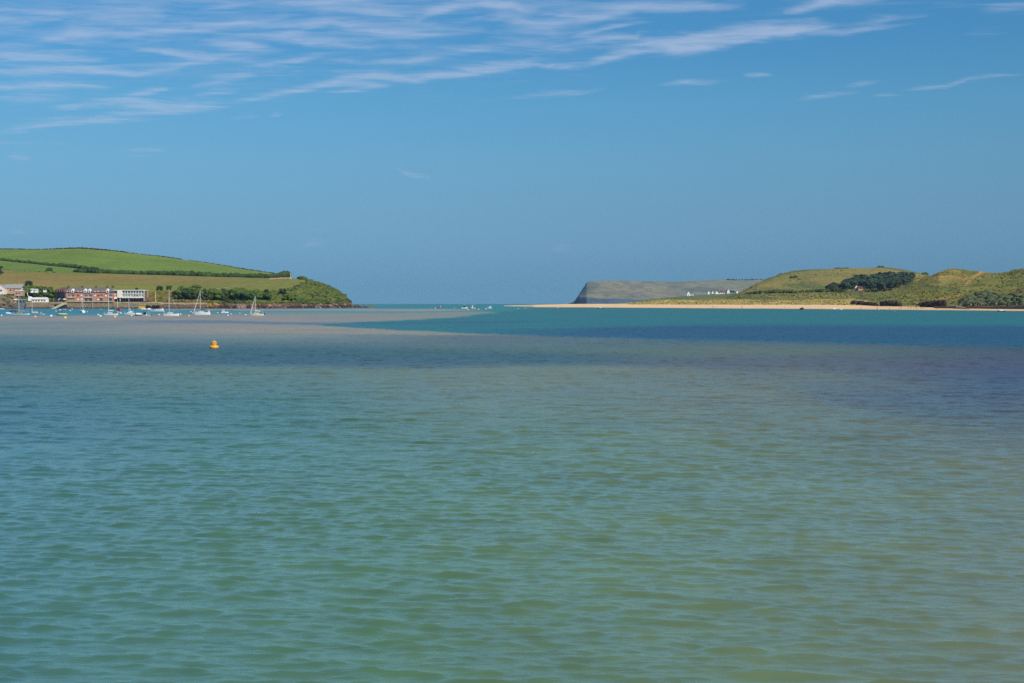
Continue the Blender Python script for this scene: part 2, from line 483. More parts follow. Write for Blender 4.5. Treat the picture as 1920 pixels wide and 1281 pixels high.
def make_water_mat():
    """mirror of the sky on the rippled surface over light that wells up evenly from the body of water"""
    m = bpy.data.materials.new('estuary_water'); m.use_nodes = True
    n, l = m.node_tree.nodes, m.node_tree.links
    b = n['Principled BSDF']; out = n['Material Output']
    at = n.new('ShaderNodeVertexColor'); at.layer_name = 'Col'
    ar = n.new('ShaderNodeAttribute'); ar.attribute_name = 'rough'
    b.inputs['IOR'].default_value = 1.6
    b.inputs['Base Color'].default_value = (0, 0, 0, 1)
    tc = n.new('ShaderNodeTexCoord')
    # wisps of sediment; the finer noise paints in the tone of unresolved ripples
    last = at.outputs['Color']
    for sc_, lo_, hi_, rot in (((0.045, 0.03, 1), .88, 1.12, 0), ((0.22, 0.16, 1), .91, 1.09, 7), ((1.1, 2.2, 1), .90, 1.10, 9)):
        mp0 = n.new('ShaderNodeMapping'); mp0.inputs['Scale'].default_value = sc_; mp0.inputs['Rotation'].default_value = (0, 0, math.radians(rot))
        nz0 = n.new('ShaderNodeTexNoise'); nz0.inputs['Scale'].default_value = 1; nz0.inputs['Detail'].default_value = 5
        l.new(tc.outputs['Object'], mp0.inputs[0]); l.new(mp0.outputs[0], nz0.inputs['Vector'])
        mr = n.new('ShaderNodeMapRange'); mr.inputs['From Min'].default_value = 0.3; mr.inputs['From Max'].default_value = 0.7
        mr.inputs['To Min'].default_value = lo_; mr.inputs['To Max'].default_value = hi_
        l.new(nz0.outputs['Fac'], mr.inputs['Value'])
        mx = n.new('ShaderNodeVectorMath'); mx.operation = 'SCALE'
        l.new(last, mx.inputs[0]); l.new(mr.outputs[0], mx.inputs['Scale']); last = mx.outputs[0]
    l.new(ar.outputs['Fac'], b.inputs['Roughness'])
    prev = None
    for (sx, sy, rot, dist, det) in RIPPLES:
        mp = n.new('ShaderNodeMapping'); mp.inputs['Scale'].default_value = (sx, sy, 1)
        mp.inputs['Rotation'].default_value = (0, 0, math.radians(rot))
        nz = n.new('ShaderNodeTexNoise'); nz.inputs['Scale'].default_value = 1; nz.inputs['Detail'].default_value = det
        nz.inputs['Roughness'].default_value = 0.6
        l.new(tc.outputs['Object'], mp.inputs[0]); l.new(mp.outputs[0], nz.inputs['Vector'])
        bp = n.new('ShaderNodeBump'); bp.inputs['Strength'].default_value = 1; bp.inputs['Distance'].default_value = dist
        l.new(nz.outputs['Fac'], bp.inputs['Height'])
        if prev: l.new(prev.outputs[0], bp.inputs['Normal'])
        prev = bp
    l.new(prev.outputs[0], b.inputs['Normal'])
    fr = n.new('ShaderNodeFresnel'); fr.inputs['IOR'].default_value = 1.6; l.new(prev.outputs[0], fr.inputs['Normal'])
    inv = n.new('ShaderNodeMath'); inv.operation = 'SUBTRACT'; inv.inputs[0].default_value = 1.0; l.new(fr.outputs[0], inv.inputs[1])
    mxf = n.new('ShaderNodeMath'); mxf.operation = 'MULTIPLY_ADD'; mxf.inputs[1].default_value = 0.72; mxf.inputs[2].default_value = 0.28; l.new(inv.outputs[0], mxf.inputs[0]); inv = mxf   # waves never hide all the upwelling light
    sc2 = n.new('ShaderNodeVectorMath'); sc2.operation = 'SCALE'; l.new(last, sc2.inputs[0]); l.new(inv.outputs[0], sc2.inputs['Scale'])
    df = n.new('ShaderNodeBsdfDiffuse'); l.new(sc2.outputs[0], df.inputs['Color'])
    up = n.new('ShaderNodeCombineXYZ'); up.inputs[2].default_value = 1.0; l.new(up.outputs[0], df.inputs['Normal'])
    ad = n.new('ShaderNodeAddShader'); l.new(b.outputs[0], ad.inputs[0]); l.new(df.outputs[0], ad.inputs[1])
    l.new(ad.outputs[0], out.inputs['Surface'])
    return m
RIPPLES = ((2.2, 10.0, 8, 0.013, 4), (7.0, 26.0, 2, 0.005, 3), (0.3, 1.3, 9, 0.07, 5))
MAT_WATER = make_water_mat()
water = build_water()

# ------------------------------------------------------------------ thin cirrus, a sheet 2.6 km up
def build_cirrus():
    Hc = 2600.0
    us = np.concatenate([np.linspace(-900, -20, 90)[:-1], np.linspace(-20, 1940, 560)[:-1], np.linspace(1940, 2800, 90)])
    vs = np.concatenate([np.linspace(-420, 0, 60)[:-1], np.linspace(0, 300, 230)[:-1], np.linspace(300, 490, 60)])
    V_, U_ = np.meshgrid(vs, us, indexing='ij')
    el_ = (EYE - V_) / FPX
    D = Hc / el_
    X = (U_ - 960) / FPX * D; Y = D
    wx = (fbm(U_ / 170, V_ / 60, 3, 41) - 0.5); wy = (fbm(U_ / 150 + 7, V_ / 50, 3, 43) - 0.5)
    u = U_ + wx * 44; v = V_ + wy * 15
    den = np.zeros_like(u)
    S = [([(-40,40),(110,41)],3.5,.32), ([(95,20),(180,26),(300,27),(240,44),(150,52)],18,.26), ([(40,88),(140,70),(300,63),(430,50),(600,46)],8,.5),
         ([(385,20),(480,9)],4,.42), ([(270,98),(400,111),(440,102)],6,.5), ([(395,82),(470,88),(530,100)],7,.5), ([(430,112),(520,125)],5,.3),
         ([(-40,106),(60,109),(180,116)],9,.48), ([(-40,134),(170,135),(260,143),(330,130),(360,121)],6,.55),
         ([(-40,164),(100,163),(215,165)],6,.5), ([(380,162),(480,145)],6,.35), ([(500,124),(560,120),(600,110)],5,.5),
         ([(480,186),(560,173),(640,152),(700,147),(780,151),(880,136),(1000,121),(1090,124),(1130,112)],7,.62),
         ([(600,115),(700,120),(760,116),(870,98),(970,84)],7,.4), ([(450,72),(540,70),(580,82),(700,90)],8,.45),
         ([(560,60),(620,46),(700,60),(790,68),(860,66)],9,.5), ([(600,22),(700,20),(760,38)],10,.3), ([(775,42),(800,26),(850,12),(960,12),(985,22)],8,.6), ([(550,8),(650,3),(720,-5)],5,.45),
         ([(930,40),(1010,50),(1060,42),(1130,34),(1200,20),(1350,16)],11,.62), ([(940,60),(1040,62),(1100,60)],9,.35), ([(1090,68),(1160,54),(1225,48)],4,.55),
         ([(1090,78),(1200,74),(1210,66)],5,.5), ([(960,92),(1080,85),(1200,88)],9,.25), ([(1120,116),(1190,101),(1240,90),(1330,70),(1400,62)],9,.6),
         ([(1190,98),(1290,88),(1380,76),(1450,62),(1530,56),(1575,62)],13,.85), ([(1490,24),(1550,10),(1640,0)],6,.55),
         ([(1570,48),(1650,42),(1725,34)],4,.3), ([(1610,58),(1710,50)],3,.3), ([(1810,66),(1890,66)],6,.18), ([(1840,22),(1930,12)],7,.16),
         ([(1700,166),(1770,160),(1820,146),(1900,140)],4.0,.5), ([(1585,163),(1650,152)],3.5,.35), ([(1500,184),(1600,176)],3.5,.32),
         ([(1250,163),(1370,155)],4,.3), ([(1400,144),(1450,141)],3,.22), ([(1630,184),(1680,179)],3,.2), ([(980,184),(1040,178),(1130,173)],5,.4),
         ([(35,240),(130,228),(270,229)],8,.5), ([(120,206),(230,196),(320,206),(420,198)],9,.42), ([(210,220),(330,215),(410,203)],6,.45), ([(245,186),(320,174)],6,.42), ([(-40,190),(120,186)],9,.28),
         ([(385,180),(450,171)],4,.4), ([(440,218),(490,217)],6,.22), ([(515,218),(535,216)],3,.25), ([(235,288),(275,286),(312,281)],4,.28), ([(10,292),(58,295)],5,.26),
         ([(-20,270),(135,269)],2.5,.18), ([(753,321),(780,330),(812,333)],2.6,.3), ([(560,461),(610,455)],7,.16), ([(1028,468),(1066,468)],5,.14),
         ([(20,436),(60,432)],6,.12), ([(570,165),(650,160),(720,163)],4,.3), ([(620,176),(720,163)],3,.35), ([(0,250),(60,245)],6,.25)]
    for pts, w, d in S:
        den = 1 - (1 - den) * (1 - np.clip(wisp(u, v, pts, w * (1.25 if d > .36 or w > 5 else 1.7)) * (d + .10) * 1.1, 0, 1))
    veil = (1 - sstep(V_, 60, 250)) * (1 - sstep(U_, 700, 1500))
    veil2 = (1 - sstep(V_, -30, 60))
    den = 1 - (1 - den) * (1 - 0.26 * veil) * (1 - 0.25 * veil2)
    edge = sstep(U_, -880, -600) * (1 - sstep(U_, 2500, 2780)) * sstep(V_, -410, -300) * (1 - sstep(V_, 470, 489))
    den = np.clip(den * edge, 0, 0.85)
    V = np.stack([X, Y, Hc + 0 * X], -1).reshape(-1, 3)
    nr, nt = X.shape
    a = np.arange(nr - 1)[:, None] * nt; b = np.arange(nt - 1)[None, :]
    Fq = np.stack([a + b, a + b + 1, a + nt + b + 1, a + nt + b], -1).reshape(-1, 4)
    m = bpy.data.materials.new('cirrus_ice'); m.use_nodes = True
    n, l = m.node_tree.nodes, m.node_tree.links
    n.remove(n['Principled BSDF'])
    out = n['Material Output']
    at = n.new('ShaderNodeVertexColor'); at.layer_name = 'Col'
    tr = n.new('ShaderNodeBsdfTransparent'); tl = n.new('ShaderNodeBsdfTranslucent'); tl.inputs[0].default_value = (.50, .53, .60, 1)
    df = n.new('ShaderNodeMixShader')
    tc = n.new('ShaderNodeTexCoord'); sep = n.new('ShaderNodeSeparateColor'); l.new(at.outputs['Color'], sep.inputs[0])
    acc = None
    for sx, sy, rot, amt, det, dis in ((0.0007, 0.0013, -9, 0.62, 7, 1.6), (0.0030, 0.0050, -14, 0.30, 6, 1.0)):
        mp = n.new('ShaderNodeMapping'); mp.inputs['Scale'].default_value = (sx, sy, 1); mp.inputs['Rotation'].default_value = (0, 0, math.radians(rot))
        nz = n.new('ShaderNodeTexNoise'); nz.inputs['Scale'].default_value = 1; nz.inputs['Detail'].default_value = det; nz.inputs['Distortion'].default_value = dis
        l.new(tc.outputs['Object'], mp.inputs[0]); l.new(mp.outputs[0], nz.inputs['Vector'])
        q = n.new('ShaderNodeMath'); q.operation = 'SUBTRACT'; q.inputs[1].default_value = 0.5; l.new(nz.outputs['Fac'], q.inputs[0])
        r = n.new('ShaderNodeMath'); r.operation = 'MULTIPLY_ADD'; r.inputs[1].default_value = amt * 2.2; l.new(q.outputs[0], r.inputs[0])
        l.new(acc.outputs[0] if acc else sep.outputs[0], r.inputs[2]); acc = r
    ss = n.new('ShaderNodeMapRange'); ss.interpolation_type = 'SMOOTHSTEP'; ss.inputs['From Min'].default_value = 0.0; ss.inputs['From Max'].default_value = 1.30
    ss.inputs['To Min'].default_value = 0.0; ss.inputs['To Max'].default_value = 0.70
    l.new(acc.outputs[0], ss.inputs['Value'])
    gate = n.new('ShaderNodeMapRange'); gate.inputs['From Min'].default_value = 0.0; gate.inputs['From Max'].default_value = 0.22
    l.new(sep.outputs[0], gate.inputs['Value'])
    fin = n.new('ShaderNodeMath'); fin.operation = 'MULTIPLY'; l.new(ss.outputs[0], fin.inputs[0]); l.new(gate.outputs[0], fin.inputs[1])
    l.new(fin.outputs[0], df.inputs[0]); l.new(tr.outputs[0], df.inputs[1]); l.new(tl.outputs[0], df.inputs[2])
    l.new(df.outputs[0], out.inputs['Surface'])
    mesh_obj('cirrus_cloud', V, Fq, m, cols=np.repeat(den.reshape(-1, 1), 3, 1), smooth=True,
             label='thin white cirrus streaks fanning across the upper sky', cat='cloud', kind='stuff')
build_cirrus()

# ------------------------------------------------------------------ land
def A(r, g, b, k=1.12):
    """surface colour that shows as this picture colour in full daylight"""
    return lin((r, g, b)) / (np.array([0.96, 1.02, 1.55]) * k)

class Surf:
    pass

def loft(name, us, curves, subs, colfn, material, namp=0.6, nscale=1/25., back=((160, -6), (700, -40)), seed=0, smooth_n=2,
         nmask=None, **kw):
    Ds, Zs = [], []
    for c in curves:
        D = np.interp(us, *np.array(c['D'], float).T)
        if 'z' in c: Z = np.interp(us, *np.array(c['z'], float).T)
        else:
            v = np.interp(us, *np.array(c['v'], float).T)
            Z = Pn(us, v, D)[:, 2]
        Ds.append(D); Zs.append(Z)
    rD, rZ, rs = [], [], []
    for k in range(len(curves) - 1):
        for j in range(subs[k]):
            t = j / subs[k]
            rD.append(Ds[k] * (1 - t) + Ds[k+1] * t); rZ.append(Zs[k] * (1 - t) + Zs[k+1] * t); rs.append(k + t)
    rD.append(Ds[-1]); rZ.append(Zs[-1]); rs.append(len(curves) - 1.0)
    nfront = len(rD)
    rD, rZ = np.array(rD), np.array(rZ)
    for _ in range(smooth_n):
        z = rZ.copy(); z[1:-1] = (rZ[:-2] + 2 * rZ[1:-1] + rZ[2:]) / 4; rZ = z
    X = (us[None, :] - 960) / FPX * rD
    am = np.ones(rD.shape)
    am[0] = 0.15
    nz = (fbm(X * nscale, rD * nscale, 5, seed) - 0.5) * 2 * namp
    if nmask is not None: nz = nz * nmask(us[None, :] + 0 * rD, rD)
    rZ = rZ + nz * am
    nb = 4
    for d, dz in back:
        for j in range(1, nb + 1):
            pass
    bD = [rD]; bZ = [rZ]; lastD, lastZ = rD[-1], rZ[-1]
    for d, dz in back:
        bD.append((lastD + d)[None]); bZ.append((lastZ + dz)[None])
    rD = np.concatenate(bD); rZ = np.concatenate(bZ)
    X = (us[None, :] - 960) / FPX * rD
    W = np.stack([X, rD, rZ], -1)
    nr, nc = rD.shape
    u, v = to_px(W)
    cols = colfn(u, v, W) if colfn else None
    a = np.arange(nr - 1)[:, None] * nc; b = np.arange(nc - 1)[None, :]
    Fq = np.stack([a + b, a + b + 1, a + nc + b + 1, a + nc + b], -1).reshape(-1, 4)
    o = mesh_obj(name, W.reshape(-1, 3), Fq, material, cols=None if cols is None else cols.reshape(-1, 3), smooth=True, **kw)
    s = Surf(); s.o = o; s.us = us; s.W = W[:nfront]; s.u = u[:nfront]; s.v = v[:nfront]
    return s

def pick(s, u, v):
    """point of the surface that shows at (u, v)"""
    j = np.clip(np.interp(u, s.us, np.arange(len(s.us))), 0, len(s.us) - 1.001)
    j0 = int(j); f = j - j0
    col = s.W[:, j0] * (1 - f) + s.W[:, j0 + 1] * f
    cv = s.v[:, j0] * (1 - f) + s.v[:, j0 + 1] * f
    for k in range(1, len(cv)):
        if cv[k] <= v:
            t = (cv[k-1] - v) / max(cv[k-1] - cv[k], 1e-6)
            t = min(max(t, 0), 1)
            return Vector(col[k-1] * (1 - t) + col[k] * t)
    k = int(cv.argmin())
    return Vector(col[k])

# --- vegetation blobs
def ico(sub):
    bm = bmesh.new(); bmesh.ops.create_icosphere(bm, subdivisions=sub, radius=1)
    V = np.array([v.co[:] for v in bm.verts]); Fc = np.array([[v.index for v in f.verts] for f in bm.faces]); bm.free()
    return V, Fc
ICO1, ICO2 = ico(1), ico(2)

def blobs(pts, rad, cols, tmpl=ICO1, jit=0.35, rg=None):
    rg = rg or RNG
    pts = np.asarray(pts, float); rad = np.asarray(rad, float); n = len(pts)
    if rad.ndim == 1: rad = np.repeat(rad[:, None], 3, 1)
    TV, TF = tmpl
    th = rg.random(n) * 6.283; c, s = np.cos(th), np.sin(th)
    base = TV[None] * (1 + (rg.random((n, len(TV), 1)) - 0.5) * 2 * jit)
    x = base[..., 0] * c[:, None] - base[..., 1] * s[:, None]; y = base[..., 0] * s[:, None] + base[..., 1] * c[:, None]
    V = np.stack([x, y, base[..., 2]], -1) * rad[:, None, :] + pts[:, None, :]
    Fc = TF[None] + (np.arange(n) * len(TV))[:, None, None]
    C = None
    if cols is not None:
        cols = np.asarray(cols, float)
        C = np.repeat(cols[:, None, :], len(TV), 1) * (1 + (rg.random((n, len(TV), 1)) - 0.5) * 0.25)
        C = C.reshape(-1, 3)
    return V.reshape(-1, 3), Fc.reshape(-1, 3), C

M_GRASS = mat_vc('downland_grass', n1=0.012, n2=0.18, a1=0.12, a2=0.22, bump=0.5, stretch=(1, 1, 1))
M_DUNE = mat_vc('marram_and_sand', n1=0.03, n2=0.22, a1=0.16, a2=0.38, bump=1.2)
M_FARLAND = mat_vc('far_cliff_land', n1=0.006, n2=0.03, a1=0.12, a2=0.22, bump=3.0, stretch=(1, 1, 1.5))
M_SAND = mat_vc('beach_sand', n1=0.03, n2=0.6, a1=0.05, a2=0.07, bump=0.1)
M_FOL = mat_vc('foliage', n1=0.3, n2=2.5, a1=0.25, a2=0.35, bump=0.15)
M_ROCKV = mat_vc('shore_rock', n1=0.25, n2=1.6, a1=0.25, a2=0.4, bump=0.35)
M_BARK = mat('bark', (0.09, 0.07, 0.05), 0.9, 3, 0.3, 0.02)

# --- left headland
DL = 1143.0
us = np.arange(-330, 706, 2.0)
def v_of(pts): return pts
def left_cols(u, v, W):
    X, Y = W[..., 0], W[..., 1]
    C = np.zeros(u.shape + (3,)); C[:] = A(112, 133, 62)
    C = C * (0.93 + 0.14 * fbm(X / 12., Y / 90., 3, 4)[..., None])          # mowing lines along the slope
    def put(m, c, k=1.0):
        nonlocal C
        m = (m * k)[..., None]; C = C * (1 - m) + np.array(c) * m
    h3 = [(-330,500),(0,507),(110,512),(190,514),(300,517),(400,520),(500,523),(545,523),(700,560)]
    low = [(-330,900),(700,900)]
    n = fbm(X / 40., Y / 60., 4, 8)
    put(band(u, v, h3, low, 0.6), A(142, 124, 78))
    put(band(u, v, h3, low, 0.6) * sstep(n, 0.42, 0.62), A(132, 122, 66), 0.8)
    put(band(u, v, [(120,534),(200,533),(300,531),(420,527),(470,524),(560,522),(720,540)], low, 2.5, 40), A(126, 126, 66), 0.9)
    put(band(u, v, [(-330,548),(0,545),(110,540),(160,537),(330,537),(420,545)], low, 1.5, 30), A(132, 134, 60), 0.9)
    put(band(u, v, [(430,534),(520,527),(600,524),(640,540),(720,560)], low, 3, 20), A(128, 128, 66), 0.85)
    put(band(u, v, [(-330,563),(720,563)], low, 1.5, 4), A(105, 100, 62), 0.9)
    put(sstep(u, 585, 600) * sstep(v, 500, 530), A(90, 104, 52), 0.8)
    put(band(u, v, [(380,566),(560,565),(640,563),(720,565)], low, 1.0, 10), A(112, 92, 78), 0.9)
    ridge = [(-330,466),(0,467),(150,465.5),(240,473.5),(350,487.5),(450,503),(540,516)]
    put(band(u, v, [(p, q - 3) for p, q in ridge], [(p, q + 4) for p, q in ridge], 1.0, 10), A(126, 134, 70), 0.6)
    return np.clip(C, 0.01, 0.8)

hill_left = loft('headland', us, [
    dict(D=[(-330,1149),(365,1149),(470,1170),(560,1215),(650,1355),(700,1405)], z=[(-330,5.0),(360,5.0),(375,-0.6),(705,-0.6)]),
    dict(D=[(-330,1176),(365,1176),(470,1185),(560,1230),(650,1366),(700,1412)], z=[(-330,5.4),(365,5.4),(380,4.4),(560,4.0),(640,4.4),(656,3.0),(668,0.2),(705,-1.0)]),
    dict(D=[(-330,1215),(365,1215),(560,1255),(650,1378),(700,1416)], v=[(-330,556),(0,556),(100,557),(200,555),(330,555),(420,556),(500,557),(560,557),(620,558),(648,562),(657,568),(668,574),(705,574)]),
    dict(D=[(-330,1310),(400,1310),(560,1330),(650,1390),(700,1420)], v=[(-330,530),(0,531),(100,534),(200,538),(300,540),(400,540),(480,538),(540,536),(580,535),(600,538),(620,545),(640,553),(652,561),(658,568),(668,574),(705,575)]),
    dict(D=[(-330,1460),(400,1450),(560,1440),(650,1410),(700,1424)], v=[(-330,500),(0,507),(110,512),(190,514),(300,517),(400,520),(500,522.5),(545,523),(575,524.5),(600,531),(620,539),(640,549),(650,556),(657,566),(665,573),(705,576)]),
    dict(D=[(-330,1640),(400,1620),(560,1560),(650,1430),(700,1428)], v=[(-330,480),(0,489),(100,499),(160,504),(300,508),(400,511),(500,518),(545,523.5),(575,526),(600,534),(620,543),(640,553),(657,570),(705,577)]),
    dict(D=[(-330,1900),(400,1820),(560,1660),(650,1450),(700,1432)], v=[(-330,465),(0,467.5),(80,468),(150,466),(200,469.5),(240,474),(300,481),(350,488),(400,495),(450,503.5),(500,511),(540,517.5),(560,526),(600,537),(640,557),(657,572),(705,578)]),
    ], [4, 10, 22, 26, 22, 26], left_cols, M_GRASS, namp=0.7, nscale=1/30., seed=3, kind='structure')

# --- right side: beach, dunes, hills
wl_pts = [(944,574.3),(1000,576.2),(1150,577.2),(1340,578.6),(1600,580.4),(1750,581.8),(1920,583.6),(2060,585),(2300,588)]
Dw = [(u, G(u, v).y) for u, v in wl_pts]
Dwa = np.array(Dw).T
def Dshore(u): return float(np.interp(u, Dwa[0], Dwa[1]))
def scaleD(f, add=0): return [(u, d * f + add) for u, d in Dw]

def beach_cols(u, v, W):
    X, Y, Z = W[..., 0], W[..., 1], W[..., 2]
    C = np.zeros(u.shape + (3,)); C[:] = A(250, 208, 182)
    wet = 1 - sstep(Z + 0.25 * (fbm(X / 20, Y / 20, 3, 5) - .5), 0.05, 0.55)
    C = C * (1 - wet[..., None]) + A(178, 164, 146) * wet[..., None]
    red = sstep(u, 1560, 1700) * 0.6
    C = C * (1 - red[..., None]) + A(236, 190, 160) * red[..., None]
    wet2 = 1 - sstep(Z, -0.02, 0.12)
    C = C * (1 - 0.6 * wet2[..., None]) + A(110, 112, 100) * 0.6 * wet2[..., None]
    C *= (0.95 + 0.1 * fbm(X / 35., Y / 8., 3, 6))[..., None]
    return C
beach = loft('beach', np.arange(944, 2300, 3.0), [
    dict(D=scaleD(0.996), z=[(944,-0.4),(2300,-0.4)]),
    dict(D=scaleD(1.004), z=[(944,0.05),(2300,0.12)]),
    dict(D=scaleD(1.012), z=[(944,0.3),(1000,0.7),(2300,0.6)]),
    dict(D=scaleD(1.06), v=[(944,573.6),(1000,571.7),(1060,570.4),(1100,569.9),(1170,570.1),(1200,570.3),(1300,570.2),(1560,570.6),(1600,571.4),(1640,573.5),(1700,575.2),(1760,576.5),(1920,578.4),(2300,582)]),
    dict(D=scaleD(1.12), v=[(944,573.3),(1000,571.8),(1060,570.6),(1100,570.1),(1170,570.0),(1200,570.0),(1300,570.0),(1600,571.0),(1700,574.2),(1760,575),(1920,577),(2300,580)]),
    ], [4, 5, 14, 6], beach_cols, M_SAND, namp=0.10, nscale=1/18., back=((60, -1.0), (100, -3)), seed=9, kind='structure')

def dune_cols(u, v, W):
    X, Y = W[..., 0], W[..., 1]
    C = np.zeros(u.shape + (3,)); C[:] = A(186, 162, 108)
    n = fbm(X / 14., Y / 26., 4, 12)
    C += (np.array(A(166, 150, 92)) - C) * sstep(n, 0.45, 0.6)[..., None]
    m = sstep(n, 0.66, 0.74) * 0.8; C = C * (1 - m[..., None]) + A(232, 200, 150) * m[..., None]
    m = band(u, v, [(1540,567),(1612,566)], [(1540,572.5),(1612,574)], 1.2, 20) * sstep(fbm(X / 9, Y / 9, 3, 3), .4, .55); C = C * (1 - m[..., None]) + A(222, 190, 138) * m[..., None]
    m = band(u, v, [(1400,564),(1430,563.5),(1460,564.5)], [(1400,567),(1460,567)], 1.2, 8); C = C * (1 - .7 * m[..., None]) + A(104, 108, 66) * .7 * m[..., None]
    return C
dunes = loft('dune', np.arange(1150, 1680, 2.0), [
    dict(D=scaleD(1.055), v=[(1150,571.0),(1200,570.7),(1300,570.6),(1560,570.9),(1600,571.8),(1680,575)]),
    dict(D=scaleD(1.075), v=[(1150,570.8),(1200,568.8),(1300,568.6),(1600,569.4),(1680,573)]),
    dict(D=scaleD(1.13), v=[(1150,570.9),(1172,569.5),(1200,567.5),(1230,563.5),(1262,561.8),(1300,563.5),(1340,563.2),(1380,562),(1450,562),(1540,561.5),(1610,562),(1680,570)]),
    ], [5, 22], dune_cols, M_DUNE, namp=1.2, nscale=1/22., back=((40, -2), (80, -8)), seed=21, kind='structure')

def low_cols(u, v, W):
    X, Y = W[..., 0], W[..., 1]
    C = np.zeros(u.shape + (3,)); C[:] = A(88, 104, 66)
    n = fbm(X / 60., Y / 60., 4, 31)
    C += (np.array(A(112, 118, 76)) - C) * sstep(n, 0.45, 0.62)[..., None]
    m = band(u, v, [(1300,558),(1460,556)], [(1300,600),(1460,600)], 1.5, 30); C = C * (1 - .7 * m[..., None]) + A(140, 122, 88) * .7 * m[..., None]
    return C
lowland = loft('lowland', np.arange(1190, 1500, 3.0), [
    dict(D=[(1190,2300),(1500,2100)], v=[(1190,572),(1500,572)]),
    dict(D=[(1190,2500),(1500,2350)], v=[(1190,571),(1215,564),(1260,561),(1330,559.5),(1500,558)]),
    dict(D=[(1190,2800),(1500,2750)], v=[(1190,571),(1215,562),(1260,557.5),(1290,555.3),(1330,552.3),(1370,551),(1420,549.5),(1500,545)]),
    ], [8, 16], low_cols, M_DUNE, namp=1.0, nscale=1/70., back=((150, -4), (300, -12)), seed=5, kind='structure')

def hill_cols(u, v, W):
    X, Y, Z = W[..., 0], W[..., 1], W[..., 2]
    C = np.zeros(u.shape + (3,)); C[:] = A(146, 134, 82)
    n = fbm(X / 70., Z / 14. + Y / 200., 5, 33)
    n2 = fbm(X / 22., Z / 6., 4, 35)
    def put(m, c, k=1.0):
        nonlocal C
        m = (m * k)[..., None]; C = C * (1 - m) + np.array(c) * m
    put(sstep(n, 0.45, 0.6), A(128, 124, 76), .8)
    put(sstep(n2, 0.56, 0.72), A(156, 126, 84), .6)
    put(band(u, v, [(1360,560),(1420,545),(1500,525),(1560,535),(1640,548),(1760,550)], [(1360,700),(1760,700)], 6, 10) * sstep(n2, .35, .6), A(88, 102, 62), .8)
    put(band(u, v, [(1490,552),(1520,550),(1545,553)], [(1490,559),(1545,560)], 1.5, 8) * sstep(n2, .4, .6), A(150, 122, 96), .7)
    sky = [(1360,560),(1385,551),(1420,530),(1450,518),(1480,510),(1520,505),(1570,501),(1650,500),(1735,514)]
    put(band(u, v, [(a, b - 4) for a, b in sky], [(a, b + 2.2) for a, b in sky], .8, 8), A(88, 98, 62), .7)
    return C
hill_right = loft('hill', np.arange(1352, 1860, 2.0), [
    dict(D=[(1352,1500),(1860,1330)], v=[(1352,570),(1860,570)]),
    dict(D=[(1352,1540),(1860,1390)], v=[(1352,562),(1390,560),(1600,559),(1860,559)]),
    dict(D=[(1352,1600),(1860,1500)], v=[(1352,561.5),(1385,556),(1420,554),(1500,552),(1600,549),(1700,545),(1860,548)]),
    dict(D=[(1352,1660),(1500,1760),(1860,1680)], v=[(1352,561),(1385,552.5),(1420,538),(1450,531),(1500,526),(1560,526),(1600,528),(1700,528),(1780,535),(1860,545)]),
    dict(D=[(1352,1700),(1500,1960),(1700,2000),(1860,1850)], v=[(1352,561),(1368,557.5),(1385,550.5),(1400,542.5),(1420,531.5),(1450,519),(1480,511),(1520,505.5),(1570,501.5),(1600,501.2),(1625,502),(1650,500.5),(1670,502),(1690,505),(1735,515),(1780,530),(1860,545)]),
    ], [6, 14, 24, 30], hill_cols, M_DUNE, namp=3.0, nscale=1/75., seed=15, kind='structure')

